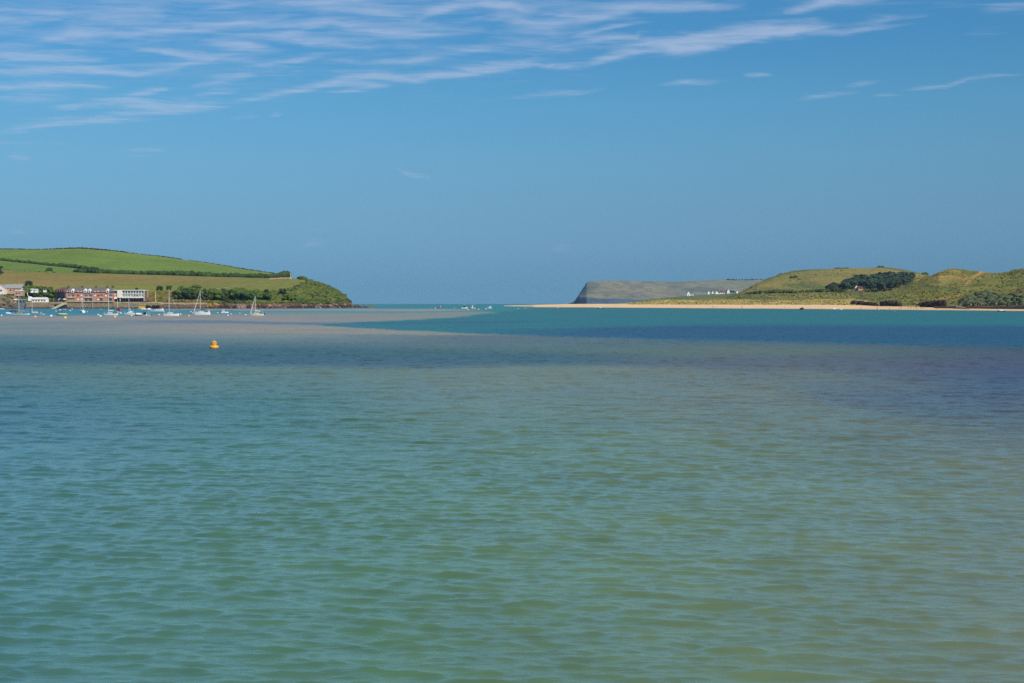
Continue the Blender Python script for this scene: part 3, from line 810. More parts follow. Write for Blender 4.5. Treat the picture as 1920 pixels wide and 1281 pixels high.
dune_sky = [(1588,572),(1600,564),(1620,556),(1650,550),(1680,545),(1695,537),(1712,525),(1735,517),(1760,509),(1778,505.5),(1800,507.5),(1830,507.5),(1850,508.5),(1872,511),(1890,511),(1905,508),(1920,505.5),(1980,500),(2100,498),(2300,505)]
def rdune_cols(u, v, W):
    X, Y, Z = W[..., 0], W[..., 1], W[..., 2]
    C = np.zeros(u.shape + (3,)); C[:] = A(128, 126, 72)
    n = fbm(X / 16., Z / 5. + Y / 40., 5, 43); n2 = fbm(X / 6., Z / 3., 4, 45)
    def put(m, c, k=1.0):
        nonlocal C
        m = (m * k)[..., None]; C = C * (1 - m) + np.array(c) * m
    put(sstep(n, 0.48, 0.62), A(138, 128, 74), .8)
    put(sstep(n2, 0.55, 0.7), A(98, 106, 60), .6)
    sandc = A(190, 150, 96)
    brk = 0.35 + 0.65 * sstep(n2, .35, .55)
    for pts, w, k in [([(1766,512),(1785,508),(1800,512),(1812,520)],4,.6), ([(1700,524),(1730,518),(1760,522),(1790,519),(1812,526)],4,.55),
                      ([(1738,528),(1755,533),(1775,526)],4,.5), ([(1810,536),(1816,528),(1824,520),(1836,514),(1848,508)],2.4,.95), ([(1838,509),(1862,508)],2.5,.7),
                      ([(1696,527),(1714,522),(1728,521)],2,.7), ([(1740,565),(1760,561),(1780,558),(1808,551)],3.0,.85), ([(1786,557),(1790,566)],2.2,.6),
                      ([(1898,552),(1912,547),(1930,545)],5,.4), ([(1722,562),(1738,562)],4,.4), ([(1800,545),(1830,541),(1880,540)],1.6,.3)]:
        put(stroke(u, v, pts, w) * brk, sandc, k)
    n3 = fbm(X / 9. + 4, Z / 3.2, 4, 47)
    put(sstep(n3, .54, .64) * band(u, v, [(1690,500),(1880,500)], [(1690,536),(1735,536),(1800,531),(1880,516)], 4, 20), A(176, 140, 88), .8)
    put(sstep(n3, .50, .66) * (1 - sstep(n, .42, .55)), A(84, 92, 54), .75)
    put(band(u, v, [(1895,545),(1912,540),(1960,536),(2300,540)], [(1895,556),(1920,555),(2300,558)], 2, 8), A(112, 92, 70), .7)
    put(band(u, v, [(1800,556),(1850,548),(1920,556),(2300,556)], [(1800,574),(2300,580)], 2.5, 14), A(72, 80, 62), .7)
    put(band(u, v, [(1590,573.2),(1920,573.2),(2300,576)], [(1590,590),(2300,600)], .8, 8), A(186, 154, 116), .7)
    return C
def nm(u, D): return 1 + 0 * u
rdunes = loft('dune_hill', np.arange(1586, 2300, 2.0), [
    dict(D=scaleD(1.065), v=[(1586,575),(1700,576),(1760,577),(1920,578.5),(2300,582)]),
    dict(D=scaleD(1.075), v=[(1586,573),(1600,571.5),(1700,571.5),(1760,572),(1920,573),(2300,576)]),
    dict(D=scaleD(1.14), v=[(1586,573),(1600,569),(1640,564),(1700,560),(1800,556),(1920,553),(2300,553)]),
    dict(D=scaleD(1.26), v=[(1586,573),(1600,566),(1640,555),(1680,548),(1720,540),(1760,530),(1800,534),(1850,534),(1920,532),(2300,530)]),
    dict(D=scaleD(1.40), v=dune_sky),
    ], [3, 12, 26, 30], rdune_cols, M_DUNE, namp=4.2, nscale=1/42., back=((60, -6), (400, -40)), seed=51, smooth_n=2, kind='structure',
    nmask=lambda u, D: sstep(D / np.interp(u, *Dwa), 1.08, 1.16))

# --- far headland across the bay
fh_sky = [(1060,571.5),(1064,570),(1072,567.5),(1078,564),(1081,558.5),(1085,555),(1087,548.5),(1090,546),(1093,540),(1096,537),(1098,531.5),(1102,528.5),(1108,527.6),(1125,527),(1160,526.5),(1200,527.5),(1260,528.5),(1320,527.5),(1345,525.5),(1420,524.5),(1470,525),(1560,530)]
def far_cols(u, v, W):
    X, Y, Z = W[..., 0], W[..., 1], W[..., 2]
    C = np.zeros(u.shape + (3,)); C[:] = (0.205, 0.180, 0.115)
    n = fbm(X / 150., Z / 30. + Y / 900, 5, 71)
    def put(m, c, k=1.0):
        nonlocal C
        m = (m * k)[..., None]; C = C * (1 - m) + np.array(c) * m
    put(sstep(n, .45, .62), (0.185, 0.180, 0.130), .8)
    put(sstep(n, .60, .68), (0.085, 0.095, 0.085), .6)
    n3 = fbm(X / 40., Z / 9., 4, 77); put(sstep(n3, .56, .66) * (1 - sstep(u, 1250, 1320)), (0.11, 0.12, 0.10), .5)
    put(sstep(u, 1290, 1360) * (1 - sstep(v, 538, 542)), (0.20, 0.20, 0.13), .7)
    e = 4 * (fbm(X / 60., X / 777., 4, 72) - .5)
    put(band(u, v + e, [(1060,558),(1085,555.5),(1105,558),(1130,560),(1170,559.5),(1200,563),(1240,566)], [(1060,580),(1240,580)], 1.0, 6), (0.052, 0.085, 0.12), .95)  # distance haze put into the lower cliff colour as dark blue
    put(1 - sstep(u + e * 5 - (560 - v) * .15, 1078, 1108), (0.09, 0.11, 0.13), .6)  # haze and shade of the left end put into its colour
    return C
fh_foot = 0
far_headland = loft('cliff_headland', np.arange(1060, 1560, 1.5), [
    dict(D=[(1060,4300),(1100,4150),(1250,4250),(1560,4300)], z=[(1060,-1),(1560,-1)]),
    dict(D=[(1060,4320),(1100,4180),(1250,4280),(1560,4330)], v=[(1060,571.6),(1068,570.4),(1078,566),(1086,558),(1105,559),(1170,560),(1240,566),(1560,568)]),
    dict(D=[(1060,4340),(1100,4260),(1250,4450),(1560,4500)], v=[(1060,571.6),(1068,570.2),(1078,564),(1086,552),(1100,546),(1170,548),(1240,552),(1560,556)]),
    dict(D=[(1060,4360),(1100,4420),(1250,4700),(1560,4800)], v=fh_sky),
    ], [10, 18, 26], far_cols, M_FARLAND, namp=4.0, nscale=1/110., back=((300, -4), (500, -20)), seed=61, smooth_n=1, kind='structure',
    nmask=lambda u, D: 0.25 + .75 * sstep(u, 1064, 1120))

# ------------------------------------------------------------------ hedges, scrub, trees
def hedge(surf, pts, step_px, h, w, label, col=(62, 78, 42), seed=1, gaps=0.0, cat='hedge', name='hedge'):
    rg = np.random.default_rng(seed)
    P_, R_, C_ = [], [], []
    for (u0, v0, k0), (u1, v1, k1) in zip(pts[:-1], pts[1:]):
        n = max(2, int(abs(u1 - u0) / step_px))
        for i in range(n):
            t = (i + rg.random()) / n
            if rg.random() < gaps: continue
            k = k0 + (k1 - k0) * t
            p = pick(surf, u0 + (u1 - u0) * t, v0 + (v1 - v0) * t)
            s = k * (0.65 + 0.7 * rg.random())
            P_.append((p.x + rg.normal() * .4, p.y + rg.normal() * w * .4, p.z + h * s * .25)); R_.append((h * s * .62, w * s * .5, h * s * .46))
            C_.append(A(*col) * (0.7 + 0.6 * rg.random()))
    V, Fc, C = blobs(P_, R_, C_, ICO1, .35, rg)
    return mesh_obj(name, V, Fc, M_FOL, cols=C, label=label, cat=cat)

hedge(hill_left, [(-300,464,1),(0,467.3,1.1),(80,468,.8),(140,466,1.5),(165,466,1.5),(240,473.5,1.1)], 1.4, 1.5, 2.0, 'hedge crowning the ridge of the green hill at the far left', seed=1)
hedge(hill_left, [(240,473.5,.8),(300,480.5,1.0),(343,486.5,1.3)], 1.4, 1.3, 2.0, 'hedge on the hill ridge ending in a small dark clump halfway down', seed=2)
hedge(hill_left, [(355,487.8,.8),(400,494.5,.9),(450,503,1.2),(500,510.5,1.0),(538,515.5,1.2)], 1.4, 1.3, 2.0, 'hedge on the lower end of the hill ridge above the memorial', seed=3)
hedge(hill_left, [(-300,470,1.2),(0,488.5,1.2),(60,494.5,1.3),(100,499,1.3),(125,501,1.9),(150,504,1.6),(185,507,1.2)], 1.1, 2.8, 2.6, 'dark hedge slanting down between the two green fields', seed=4)
hedge(hill_left, [(-300,499,.6),(0,506,.6),(60,509,.6),(110,511.5,.7)], 2.0, 1.5, 1.6, 'thin low hedge between the green field and the tan field', seed=5, gaps=.3)
hedge(hill_left, [(140,510.5,1.5),(175,512,1.6),(240,514,1.4),(300,515.5,1.5),(345,517,1.8),(400,518.8,1.6),(450,520,1.5),(500,521.3,1.6),(520,521,1.8)], .8, 3.0, 3.0, 'long thick dark hedge along the foot of the big green field', seed=6)
hedge(hill_left, [(520,520.5,1.7),(530,519.5,2.2),(540,518.5,2.4)], .5, 3.0, 3.0, 'dark hedge end bulging up beside the memorial cross', seed=7)
hedge(hill_left, [(91,508,1),(94,508,1.2)], .7, 4.0, 3.0, 'lone dark bush in the hedge line above the tan field', seed=8, name='bush', cat='bush')
hedge(hill_left, [(561,523.5,1),(568,523.5,1.3),(575,524.5,1)], .5, 3.4, 3.0, 'round green bushes on the headland top right of the cross', col=(78, 98, 44), seed=9, name='bush', cat='bush')
hedge(hill_right, [(1645,500.5,1),(1652,500.5,1.4),(1656,501,1)], .7, 2.2, 2.0, 'small dark bush on the skyline of the round right hill', seed=10, name='bush', cat='bush')
hedge(hill_right, [(1565,501.5,1),(1590,501.5,1.1)], 1.0, 1.3, 2.0, 'low dark gorse on top of the round right hill', seed=11, name='bush', cat='bush')
hedge(hill_right, [(1729,515,1),(1737,515.5,1.3)], .7, 3.0, 2.6, 'dark bush on the skyline where the two right hills meet', seed=12, name='bush', cat='bush')
hedge(hill_right, [(1556,545,1),(1562,545,1.6),(1567,545,1)], .6, 7.0, 4.0, 'isolated dark bush left of the pine wood on the right hill', col=(50, 60, 46), seed=13, name='bush', cat='bush')
hedge(hill_right, [(1485,522,1),(1491,521,1)], .7, 3.6, 3.0, 'single gorse bush in the middle of the round right hill', seed=14, name='bush', cat='bush')
hedge(hill_right, [(1400,552,1),(1440,550,1.2),(1500,549,1),(1560,547,1.3),(1578,547,1.5)], 1.6, 3.6, 3.0, 'line of dark scrub along the foot of the round right hill', col=(64, 76, 46), seed=15, gaps=.2)
hedge(far_headland, [(1360,525.2,1),(1420,524.7,1),(1460,525,1)], 2.0, 4.5, 4.0, 'thin hedge line along the top of the distant headland', col=(60, 70, 50), seed=16, gaps=.2)

def scatter(surf, n, maskfn, rg, urange, vrange):
    out = []
    tries = 0
    while len(out) < n and tries < n * 30:
        tries += 1
        u = rg.uniform(*urange); v = rg.uniform(*vrange)
        if rg.random() < maskfn(u, v): out.append((u, v, pick(surf, u, v)))
    return out

def poly_m(top, bot):
    tu, tv = np.array(top).T; bu, bv = np.array(bot).T
    return lambda u, v: 1.0 if (tu[0] <= u <= tu[-1] and np.interp(u, tu, tv) <= v <= np.interp(u, bu, bv)) else 0.0

def scrub(surf, n, mask, ur, vr, rmin, rmax, palette, label, seed, flat=.7, name='scrub'):
    rg = np.random.default_rng(seed)
    S = scatter(surf, n, mask, rg, ur, vr)
    r = rmin + (rmax - rmin) * rg.random(len(S)) ** 1.8
    Pp = np.array([p[2] for p in S]); Pp[:, 2] += r * .25
    pal = np.array([A(*c) for c in palette])
    ii = (fbm(Pp[:, 0] / 14, Pp[:, 2] / 6, 3, seed) * len(pal) * 1.35 - .2 * len(pal) + rg.normal(size=len(S)) * .5).astype(int).clip(0, len(pal) - 1)
    C = pal[ii] * (0.82 + .36 * rg.random((len(S), 1)))
    V, Fc, Cc = blobs(Pp, np.stack([r * 1.15, r, r * flat], -1), C, ICO1, .38, rg)
    return mesh_obj(name, V, Fc, M_FOL, cols=Cc, label=label, cat='scrub', kind='stuff')

nose = poly_m([(395,550),(450,547),(540,548),(552,553),(562,552),(545,543),(560,534),(585,530),(600,532),(620,540),(640,550),(657,565)][0:3] + [(541,545),(560,535),(575,531),(585,529),(600,532),(620,540),(640,550),(657,566)], [(395,569),(560,568.5),(657,571)])
scrub(hill_left, 3600, nose, (395, 657), (528, 571), .8, 2.3, [(54,72,36),(68,86,42),(84,100,48),(98,104,54),(58,72,42),(104,98,60)], 'dense green scrub covering the nose of the left headland', 71)
scrub(hill_left, 260, poly_m([(575,524),(600,530),(640,549)], [(575,531),(600,537),(640,556)]), (575, 640), (524, 556), .9, 2.0, [(70,84,44),(84,98,48)], 'scrub along the skyline of the headland slope', 72)
scrub(hill_left, 1400, poly_m([(272,551),(300,549),(330,551),(400,552)], [(272,566.5),(400,567)]), (272, 400), (545, 567), .8, 2.2, [(96,104,50),(112,108,60),(124,104,66),(84,100,44),(70,90,50)], 'rough olive and rusty scrub on the bank right of the white hotel', 73)
scrub(hill_left, 900, poly_m([(-60,556),(0,556),(40,553),(104,548)], [(-60,566),(104,566)]), (-60, 104), (545, 566), .8, 2.4, [(62,84,36),(80,100,40),(52,70,38)], 'green scrub on the bank behind the boathouse', 74)
scrub(rdunes, 1900, lambda u, v: (0.9 if v > 545 else (0.25 if 1735 < u < 1870 else 0.6)) * float(v > np.interp(u, *np.array(dune_sky).T) + .5), (1592, 2000), (505, 573), .35, 1.15,
      [(112,116,62),(124,126,68),(136,132,74),(100,108,58),(86,96,54)], 'marram and low bushes over the sandy right dune hill', 75, flat=.42)
scrub(rdunes, 420, poly_m([(1800,563),(1830,552),(1850,548),(1880,553),(1920,556),(2000,556)], [(1800,573),(2000,573)]), (1800, 2000), (546, 573), 1.0, 2.6,
      [(86,94,74),(94,102,78),(76,86,68)], 'grey green thicket above the sea wall on the right', 76)
scrub(hill_right, 800, lambda u, v: .9 if v > np.interp(u, [1360,1400,1500,1600,1760], [560,548,545,546,542]) else .10, (1380, 1760), (505, 559), .7, 1.9,
      [(112,114,68),(124,122,74),(134,124,78),(98,102,62)], 'patchy bracken and gorse on the round right hill', 77, flat=.5)
scrub(dunes, 700, lambda u, v: 1.0, (1175, 1610), (562, 573), .4, 1.1, [(186,162,108),(170,152,98),(158,144,92)], 'straw coloured marram grass on the low dunes behind the beach', 78, flat=.6, name='marram_grass')

def crown_mesh(kind, seed):
    rg = np.random.default_rng(seed)
    Pp, Rr, Cc = [], [], []
    if kind == 'broad':
        n = 15
        for i in range(n):
            a = rg.random() * 6.283; rr = rg.random() ** .5 * .34; z = .38 + .5 * rg.random()
            rr *= math.sqrt(max(0.1, 1 - ((z - .6) / .42) ** 2))
            Pp.append((math.cos(a) * rr, math.sin(a) * rr, z)); s = .13 + .09 * rg.random(); Rr.append((s, s, s * .85)); Cc.append(rg.uniform(.75, 1.3))
    else:
        n = 17
        for i in range(n):
            a = rg.random() * 6.283; z = .42 + .52 * rg.random(); rr = rg.random() ** .5 * .26 * (1.15 - abs(z - .65))
            Pp.append((math.cos(a) * rr, math.sin(a) * rr, z)); s = .10 + .08 * rg.random(); Rr.append((s * 1.2, s * 1.2, s * .6)); Cc.append(rg.uniform(.75, 1.3))
    Pp, Rr, Cc = np.array(Pp), np.array(Rr), np.array(Cc)
    V, Fc, C = blobs(Pp, Rr, np.repeat(Cc[:, None], 3, 1), ICO1, .4, rg)
    # loose leaf sprays round the clumps
    m = 260
    k = rg.integers(0, n, m); d = rg.normal(size=(m, 3)); d /= np.linalg.norm(d, axis=1)[:, None]
    c = Pp[k] + d * Rr[k] * rg.uniform(.95, 1.35, (m, 1))
    e1 = rg.normal(size=(m, 3)) * .03; e2 = rg.normal(size=(m, 3)) * .03
    LV = np.stack([c, c + e1, c + e2], 1).reshape(-1, 3); LF = np.arange(3 * m).reshape(-1, 3) + len(V)
    LC = np.repeat(Cc[k][:, None] * rg.uniform(.8, 1.4, (m, 1)), 3, 1); LC = np.repeat(LC, 3, 0)
    return np.concatenate([V, LV]), np.concatenate([Fc, LF]), np.concatenate([C, LC])

def tree_proto(name, kind, col, seed):
    t = thing(name, 'tree', 'tree')
    V, Fc, C = crown_mesh(kind, seed)
    mesh_obj('crown', V, Fc, M_FOL, t, cols=C * A(*col))
    tb = MB(); tb.tube((0, 0, -.08), (.01, 0, .45), .03, .016, 6).tube((.01, 0, .3), (.12, .06, .6), .012, .006, 5).tube((.0, 0, .35), (-.12, -.05, .62), .012, .006, 5)
    tb.build('trunk', M_BARK, t)
    return t

def zone(x, cuts):
    for lim, w in cuts:
        if x < lim: return w
    return cuts[-1][1]
TONE1 = ('deep green', 'bright green', 'dark green', 'yellowish green')
TONE2 = ('dark', 'paler', 'blackish')
def lab_wood(k, u, v, h):
    return (TONE1[k] + (' tall' if h > 8 else ' low') + ' shore wood tree ' + zone(u, [(350, 'at the left end'), (378, 'behind the tallest rigged yacht'), (405, 'just right of the tallest rig'),
            (440, 'above the small motor boat'), (470, 'left of the cream yacht mast'), (500, 'right of the cream yacht mast'), (900, 'at the right end')])
            + (', upper edge' if v < 561 else ', lower edge'))
def lab_village(k, u, v, h):
    return TONE1[k] + (' tall' if h > 7 else ' low') + ' tree ' + zone(u, [(60, 'beside the pink terrace'), (72, 'above the boathouse tower end'), (88, 'above the right half of the boathouse'), (900, 'left of the shaded brick wing')]) + (', back row' if v < 555 else ', front row')
def lab_pine(k, u, v, h):
    return (TONE2[k] + (' tall' if h > 9.5 else ' short') + ' pine ' + zone(u, [(1590, 'at the left tip of the wood'), (1601, 'just left of the house in the wood'), (1624, 'right behind the house in the wood'), (1645, 'right of the house in the wood'),
            (1665, 'in the middle of the wood'), (1685, 'in the right part of the wood'), (3000, 'at the right tip of the wood')]) + (', along its top edge' if v < np.interp(u, [1580, 1700], [541, 528]) else ', along its lower edge' if v > np.interp(u, [1580, 1700], [547, 535]) else ', inside it'))
def plant(protos, pts, hs, label, group, seed, squash=1.0):
    rg = random.Random(seed)
    for i, p in enumerate(pts):
        h = rg.uniform(*hs); w = h * rg.uniform(.9, 1.25) / squash
        k = rg.randrange(len(protos)); u, v = to_px(np.array(p))
        dup(protos[k], p - Vector((0, 0, .3)), rg.random() * 6.28, (w, w, h), label(k, float(u), float(v), h), group)

G1 = [tree_proto('broadleaf_tree', 'broad', c, s) for c, s in (((60,80,40), 1), ((78,98,44), 2), ((50,68,40), 3), ((88,104,50), 4))]
G2 = [tree_proto('pine_tree', 'pine', c, s) for c, s in (((60,74,66), 5), ((70,84,72), 6), ((56,70,68), 7))]
rg = np.random.default_rng(5)
m1 = poly_m([(326,557),(345,553),(360,551),(378,558),(400,559),(430,559),(450,556),(480,563),(560,566)], [(326,566),(560,567.5)])
pts = [s[2] for s in scatter(hill_left, 96, m1, rg, (326, 560), (550, 567.5))]
plant(G1, pts, (6.0, 9.5), lab_wood, 'trees in the wood below the tan field', 1)
m2 = poly_m([(49,550),(60,547),(80,549),(104,556)], [(38,560),(104,563)])
pts = [s[2] for s in scatter(hill_left, 40, m2, rg, (49, 104), (545, 563))]
plant(G1, pts, (5.5, 8.5), lab_village, 'trees behind the boathouse', 2)
for u, v, h, lab in ((55, 541, 7.5, 'tall thin dark tree standing above the village trees'),
                     (300, 549, 6.5, 'small round tree standing alone on the bank, left of two'),
                     (317, 547.5, 6.0, 'small dark tree on the bank beside the tall mast'),
                     (257, 545.5, 3.0, 'tiny dark tree in the meadow over the white hotel'),
                     (212, 541, 2.4, 'low dark bush in the meadow over the join of the two hotels'),
                     (480, 552, 4.5, 'small dark tree at the lower edge of the headland meadow'),
                     (500, 552, 5.0, 'rounded tree at the meadow edge, right of the headland path'),
                     (530, 556, 7.5, 'grey green tree on the headland slope above the rocks')):
    dup(G1[2], pick(hill_left, u, v), u, (h, h, h), lab)
p = pick(hill_left, 1, 525)
t_big = dup(G2[0], p - Vector((3, 0, 0)), 1.0, (15, 12, 13), 'big dark pine tree cut by the left edge of the picture')
m3 = poly_m([(1577,546),(1583,538),(1600,531),(1640,529),(1665,522),(1700,523),(1712,524)], [(1577,551),(1640,550),(1680,545),(1700,538),(1712,530)])
pts = [s[2] for s in scatter(hill_right, 230, m3, rg, (1580, 1712), (520, 549))]
pts = [p for p in pts if not (1595 < to_px(np.array(p))[0] < 1624 and 543.5 < to_px(np.array(p))[1] < 549)]
plant(G2, pts, (8, 11), lab_pine, 'pines of the wood on the right hill', 3)
for t in G1 + G2:          # the patterns themselves take a place in the woods
    pass
def place_proto(t, p, s, label, group=None):
    t.location = p; t.scale = (s, s, s); t['label'] = label
    if group: t['group'] = group
for k, t in enumerate(G1):
    place_proto(t, pick(hill_left, 350 + k * 44, 562), 8.5, lab_wood(k, 350 + k * 44, 562, 8.5), 'trees in the wood below the tan field')
for k, t in enumerate(G2):
    place_proto(t, pick(hill_right, 1630 + k * 24, 538), 10, lab_pine(k, 1630 + k * 24, 538, 10), 'pines of the wood on the right hill')

# --- shore rocks
def rock_mesh(seed, jit=.28):
    rg = np.random.default_rng(seed)
    V, Fc = ICO2
    V = V.copy(); n = rg.normal(size=(9, 3)); n /= np.linalg.norm(n, axis=1)[:, None]
    for q in n:                      # chop flat faces
        d = V @ q; lim = rg.uniform(.55, .85); V = V - np.outer(np.maximum(d - lim, 0), q)
    V *= (1 + (rg.random((len(V), 1)) - .5) * jit * .6)
    return V, Fc
ROCKS = [rock_mesh(s) for s in range(6)]
ROCK_PAL = {'brown': (104,84,72), 'pink': (150,122,110), 'ochre': (160,128,74), 'dark': (66,56,54), 'grey': (120,112,106), 'rust': (124,84,64)}
ROCK_ME = {}
def rock(p, s, tone, label, group, seed):
    rg = random.Random(seed)
    k = (rg.randrange(6), tone)
    if k not in ROCK_ME:
        V, Fc = ROCKS[k[0]]
        o = mesh_obj('rock', V, Fc, M_ROCKV, cols=np.repeat((A(*ROCK_PAL[tone]) * np.array([.82, .84, 1.12]))[None], len(V), 0) * (0.8 + .4 * np.random.default_rng(k[0]).random((len(V), 1))))
        ROCK_ME[k] = o.data
    else:
        o = bpy.data.objects.new('rock', ROCK_ME[k]); COL.objects.link(o)
    o.location = p; o.scale = s; o.rotation_euler = (rg.uniform(-.3, .3), rg.uniform(-.3, .3), rg.random() * 6.28)
    props(o, label, 'rock', group)
rr = random.Random(4)
for i in range(150):
    u = 384 + (690 - 384) * (i + rr.random()) / 150
    D = float(np.interp(u, [365,470,560,650,700], [1149,1170,1215,1355,1405]))
    low_ = i % 2
    nose_f = float(np.interp(u, [650, 690], [1, .35]))
    if u > 655: D += rr.uniform(-3, 12)
    tone = ('dark' if low_ and rr.random() < .6 else rr.choice(['brown', 'grey', 'pink', 'rust', 'brown']))
    if 384 < u < 408 and not low_: tone = 'ochre'
    if 448 < u < 462: tone = 'pink'
    z = (.3 if low_ else rr.uniform(1.2, 3.0)) * nose_f
    s = rr.uniform(1.3, 2.6) * (1.25 if 448 < u < 462 else 1) * nose_f
    rock(P(u, 570, D - 2 + (0 if low_ else 4)) * 1, (s * 1.3, s, s * .95), tone, {'dark': 'dark wet', 'brown': 'brown', 'pink': 'pinkish', 'ochre': 'ochre yellow', 'grey': 'grey', 'rust': 'rusty'}[tone] + (' large' if s > 2 else ' small') + ' rock ' + zone(u, [(408, 'next to the right end of the low sea wall'), (440, 'on the shore behind the small motor boat'), (470, 'on the shore left of the cream yacht'), (500, 'on the shore right behind the cream yacht'),
         (560, 'on the shore below the headland meadow'), (620, 'on the shore below the scrub slope'), (656, 'under the nose of the left headland'), (999, 'on the low reef off the headland tip')]) + (', waterline row' if low_ else ', upper row'), 'rocks along the foot of the left headland', i)
    SC.collection.objects[-1].location.z = z
for i in range(46):
    u = 270 + 30 * (i / 46) + rr.uniform(-1, 1)
    s = rr.uniform(.5, 1.0)
    tone = rr.choice(['dark', 'brown', 'pink'])
    o = rock(P(u, 570, 1143.6 - (i % 3)), (s, s, s), tone, {'dark': 'dark', 'brown': 'brown', 'pink': 'pinkish'}[tone] + (' large' if s > .75 else ' small') + ' boulder against the quay ' + zone(u, [(280, 'behind the yellow workboat'), (290, 'below the pale quay pillar'), (999, 'behind the pink canopied speedboat')]) + (', bottom layer', ', middle layer', ', top layer')[i % 3], 'boulders heaped against the quay', 500 + i)
    SC.collection.objects[-1].location.z = .4 + (i % 3) * .9
for a, b, n, top in ((1598, 1645, 34, 566.5), (1652, 1688, 24, 567.5), (1724, 1772, 40, 565)):
    lab = {1598: 'dark rock of the cliff where the beach narrows', 1652: 'dark rock of the small middle cliff', 1724: 'dark rock of the long cliff by the slipway'}[a]
    for i in range(n):
        u = a + (b - a) * (i + rr.random()) / n
        D = Dshore(u) * 1.062
        z1 = P(u, top, D).z
        tall = {1598: np.interp(u, [1598,1606,1645], [1, 1, .6]), 1652: 1.0, 1724: np.interp(u, [1724, 1745, 1772], [.55, .8, 1.0])}[a]
        s = 1.9 * rr.uniform(.8, 1.2)
        rock(P(u, 570, D + rr.uniform(-1, 2)), (s, s * .8, s * 1.2 * tall), 'brown' if i % 3 == 1 else 'dark', lab.replace('dark rock of', ('brown' if i % 3 == 1 else 'dark') + (' large' if s > 1.95 else ' small') + ' rock at the ' + zone((u - a) / (b - a), [(.25, 'left end'), (.5, 'left middle'), (.75, 'right middle'), (2, 'right end')]) + ' of') + ('' if i % 2 else ', top row'), lab.replace('dark rock of', 'rocks of'), 700 + i + a)
        SC.collection.objects[-1].location.z = P(u, 574, D).z + (z1 - P(u, 574, D).z) * (.25 if i % 2 else .75) * tall

# --- headland footpath
def ribbon(name, surf, pts, w, material, lift=.35, **kw):
    V, Fc = [], []
    fine = []
    for (u0, v0), (u1, v1) in zip(pts[:-1], pts[1:]):
        for i in range(12): t = i / 12; fine.append((u0 + (u1-u0)*t, v0 + (v1-v0)*t))
    fine.append(pts[-1])
    for u, v in fine:
        p = pick(surf, u, v); q = pick(surf, u, v - 1.0)
        d = (q - p); d = d.normalized() if d.length > .01 else Vector((0, 1, .1))
        V += [p - d * w / 2 + Vector((0, 0, lift)), p + d * w / 2 + Vector((0, 0, lift))]
    for i in range(len(fine) - 1): Fc.append((2*i, 2*i+2, 2*i+3, 2*i+1))
    return mesh_obj(name, V, Fc, material, **kw)
M_PATH = mat('trodden_path', tuple(A(196, 184, 150)), .95, .5, .15)
ribbon('path', hill_left, [(396,543.5),(420,541),(450,537.2),(475,533.5),(500,528.6),(515,524.3)], 2.6, M_PATH, kind='structure')
ribbon('path', hill_left, [(566,528),(572,530.5),(578,532)], 1.6, M_PATH, kind='structure')

# ------------------------------------------------------------------ town on the left shore
def A2(r, g, b): return lin((r, g, b)) / np.array([1.10, 1.15, 1.32])
M_BRICK = mat('red_brick', tuple(A2(190, 132, 114)), .85, .8, .18, .02)
M_BRICKP = mat('pale_brick', tuple(A2(176, 140, 96)), .85, .8, .15, .02)
M_BRICKD = mat('dark_and_shaded_brick', tuple(A2(110, 74, 74)), .85, .8, .2, .02)  # also carries the shade of the left wing in its colour
M_SLATE = mat('grey_slate', tuple(A2(112, 106, 110)), .7, .9, .18, .03)
M_PSLATE = mat('pale_slate', tuple(A2(158, 158, 158)), .7, .9, .12, .03)
M_WHITE = mat('white_render', (.84, .80, .72), .8, .6, .06)
M_CREAM = mat('cream_render', (.80, .68, .58), .8, .6, .08)
M_PINK = mat('pink_render', tuple(A2(196, 156, 136)), .8, .6, .1)
M_GLASS = mat('dark_window_glass', (.03, .035, .04), .08, spec=.6)
M_PALEGL = mat('curtained_window', (.34, .33, .30), .3, spec=.5)
M_QUAY = None
M_CONC = mat('pale_concrete', tuple(A2(206, 190, 160)), .85, .7, .12, .03)
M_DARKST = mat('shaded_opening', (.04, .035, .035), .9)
M_TIMBER = mat('weathered_timber', tuple(A2(140, 110, 84)), .85, 2, .2)
M_GREYCLAD = mat('grey_blue_cladding', tuple(A2(112, 116, 130)), .7, 1, .12)
M_GREENROOF = mat('pale_green_roof_sheet', tuple(A2(140, 160, 140)), .6, 1, .1)

